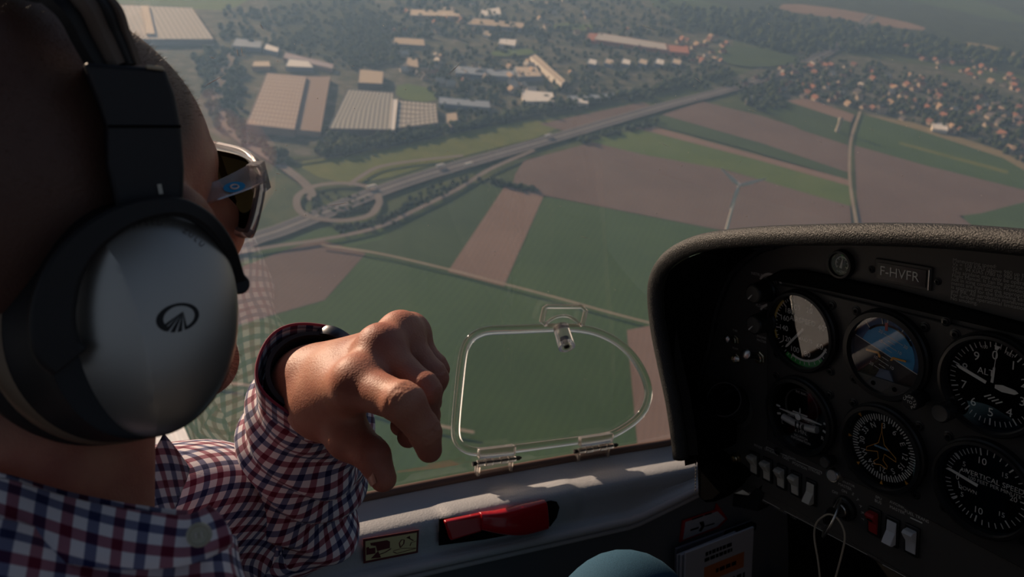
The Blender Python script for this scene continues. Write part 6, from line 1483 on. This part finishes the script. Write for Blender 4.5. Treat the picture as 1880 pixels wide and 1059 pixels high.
# ---- trees: belts and copses, uncountable
M_TREE = land_mat('tree_leaves', (.020, .034, .016), (.055, .080, .032), .12)
ICO = None
def ico():
    global ICO
    if ICO is None:
        b = bmesh.new(); bmesh.ops.create_icosphere(b, subdivisions=1, radius=1); ICO = ([tuple(v.co) for v in b.verts], [tuple(v.index for v in f.verts) for f in b.faces]); b.free()
    return ICO
def woods(name, pts, label, r=(4, 8)):
    V, F = ico(); mb = MB()
    for x, y in pts:
        s = random.uniform(*r); q = random.uniform(.8, 1.3); j = [random.uniform(.75, 1.2) for _ in V]
        mb.add([(x+a*s*w, y+b*s*w, s*q*.8+c*s*q*w) for (a, b, c), w in zip(V, j)], F)
    return gobj(mb, name, M_TREE, label, 'stuff', 'trees', smooth=180)
def belt(px, wd, num, label, r=(4, 8), name='tree_belt'):
    q = spline(gloc(px, 0), 200); pts = []
    for _ in range(num): i = random.randrange(200); pts.append((q[i][0]+random.gauss(0, wd), q[i][1]+random.gauss(0, wd)))
    woods(name, pts, label, r)
def copse(poly, num, label, r=(4, 8), name='woods'):
    us, vs_ = [p[0] for p in poly], [p[1] for p in poly]; pts = []
    while len(pts) < num:
        u, v = random.uniform(min(us), max(us)), random.uniform(min(vs_), max(vs_))
        if inpoly(u, v, poly): pts.append(G(u, v))
    woods(name, pts, label, r)
belt([(596, 282), (700, 262), (860, 232), (1000, 204), (1180, 172), (1340, 138)], 9, 420, 'dark tree belt along the railway cutting')
belt([(880, 333), (930, 342), (985, 350)], 4, 40, 'short dark hedge at the end of the pale ploughed strip', (2.5, 5), 'hedge')
belt([(600, 420), (690, 414), (770, 372), (860, 330)], 6, 90, 'bushes on the embankment below the junction loop', (2.5, 5), 'bushes')
copse([(560, 355), (680, 352), (684, 395), (570, 402)], 70, 'bushes inside the motorway junction loop', (2, 4), 'bushes')
belt([(1060, 262), (1130, 246), (1200, 226)], 6, 60, 'trees along the motorway beside the bright green strip', (3, 6), 'hedge')
copse([(410, 20), (520, 10), (690, 0), (735, 60), (720, 120), (620, 125), (520, 95), (400, 70)], 420, 'dark woods between the warehouses and the town')
copse([(605, 40), (720, 20), (735, 120), (640, 128)], 260, 'dense dark copse left of the town')
copse([(350, 90), (450, 95), (430, 140), (395, 250), (380, 200)], 120, 'trees along the left side of the access road')
belt([(440, 130), (425, 190), (445, 245), (520, 300)], 8, 90, 'trees between access road and pinkish warehouse')
copse([(735, 95), (1060, 70), (1340, 110), (1345, 160), (1100, 178), (860, 220), (810, 200)], 520, 'trees scattered between the halls of the town', (4, 7))
copse([(720, 0), (1200, -20), (1340, 60), (1060, 75), (720, 70)], 480, 'trees among the far buildings of the town', (5, 9))
copse([(1330, 165), (1480, 105), (1640, 120), (1780, 155), (1885, 190), (1885, 305), (1800, 262), (1600, 203), (1450, 176)], 520, 'garden trees among the village houses', (4, 8))
copse([(1200, 20), (1420, 20), (1640, 60), (1885, 110), (1885, 130), (1640, 100), (1440, 100), (1300, 60)], 600, 'dark hazy woods toward the horizon', (7, 14))
copse([(1350, 176), (1420, 160), (1440, 200), (1390, 206)], 90, 'dark copse beside the motorway at the village', (5, 9))
copse([(590, 240), (660, 242), (650, 265), (600, 270)], 40, 'trees in front of the dark grey warehouse', (4, 7))
# ---- wing of the aircraft under the window
wg = [(-.84, -.95, -1.02), (-.84, .16, -1.02)]
mb = MB(); A = []
for s in np.linspace(0, 1, 8):
    x = -.86-4.2*s; z = -.80+.10*s; le = .155+.0*s-.05*s; ch = 1.25-.25*s; ring_ = []
    for k in range(28):
        q = 2*PI*k/28; c = .5+.5*math.cos(q); th = .075*math.sin(q)*(1.3-c*.9)*math.sqrt(max(0, 1-(2*c-1)**2)+.02)*1.5; ring_.append((x, le-ch*(1-c), z+th))
    A.append(ring_)
mb.grid(A, wrap=True); mb.f += [tuple(range(28)), tuple(range(7*28, 8*28))]; mb.m += [0, 0]; mb.uv += [None, None]
tag(mb.build('wing', mat('wing_white', (.80, .80, .80), .35, coat=.3), smooth=50), 'white left wing of the aircraft below the window', 'wing')
# ---- ground haze: a layer of air between the land and the aircraft
m, t, b = nt('haze_air'); t.nodes.remove(b); vsn = N(t, 'ShaderNodeVolumeScatter'); vsn.inputs['Color'].default_value = (.36, .60, 1.0, 1); vsn.inputs['Density'].default_value = .00023; vsn.inputs['Anisotropy'].default_value = .35
t.links.new(vsn.outputs[0], t.nodes['Material Output'].inputs['Volume'])
mb = MB(); mb.box((0, 11000, 190), (24000, 26000, 460)); o = mb.build('haze', m, mw=ME, smooth=0); tag(o, 'pale haze layer over the land', 'haze', None, 'stuff')
# ================================================================== light
SUN = np.array([-.77, -.23, .60]); SUN /= np.linalg.norm(SUN)
sl = bpy.data.lights.new('sun', 'SUN'); so = bpy.data.objects.new('sun', sl); COL.objects.link(so)
sl.energy = 6.3; sl.color = (1.0, .76, .55); sl.angle = .012
so.rotation_euler = Vector(SUN).to_track_quat('Z', 'Y').to_euler()
w = bpy.data.worlds.new('world'); SC.world = w; w.use_nodes = True; t = w.node_tree; L = t.links
bg = t.nodes['Background']; tc = N(t, 'ShaderNodeTexCoord')
vd = N(t, 'ShaderNodeVectorMath', operation='DOT_PRODUCT'); vd.inputs[1].default_value = tuple(EUP); L.new(tc.outputs['Generated'], vd.inputs[0])
cr = N(t, 'ShaderNodeValToRGB'); cr.color_ramp.elements[0].position = .0; cr.color_ramp.elements[0].color = (.55, .45, .38, 1)
cr.color_ramp.elements[1].position = .9; cr.color_ramp.elements[1].color = (.13, .21, .36, 1); e = cr.color_ramp.elements.new(.22); e.color = (.36, .42, .50, 1)
L.new(vd.outputs['Value'], cr.inputs[0]); L.new(cr.outputs[0], bg.inputs[0]); bg.inputs[1].default_value = .44
vs = SC.view_settings; vs.view_transform = 'Standard'; vs.look = 'None'; vs.gamma = 1; vs.use_curve_mapping = False; vs.exposure = 0.0
SC.cycles.transparent_max_bounces = 16; SC.cycles.max_bounces = 8; SC.cycles.use_denoising = True
SC.cycles.volume_bounces = 0
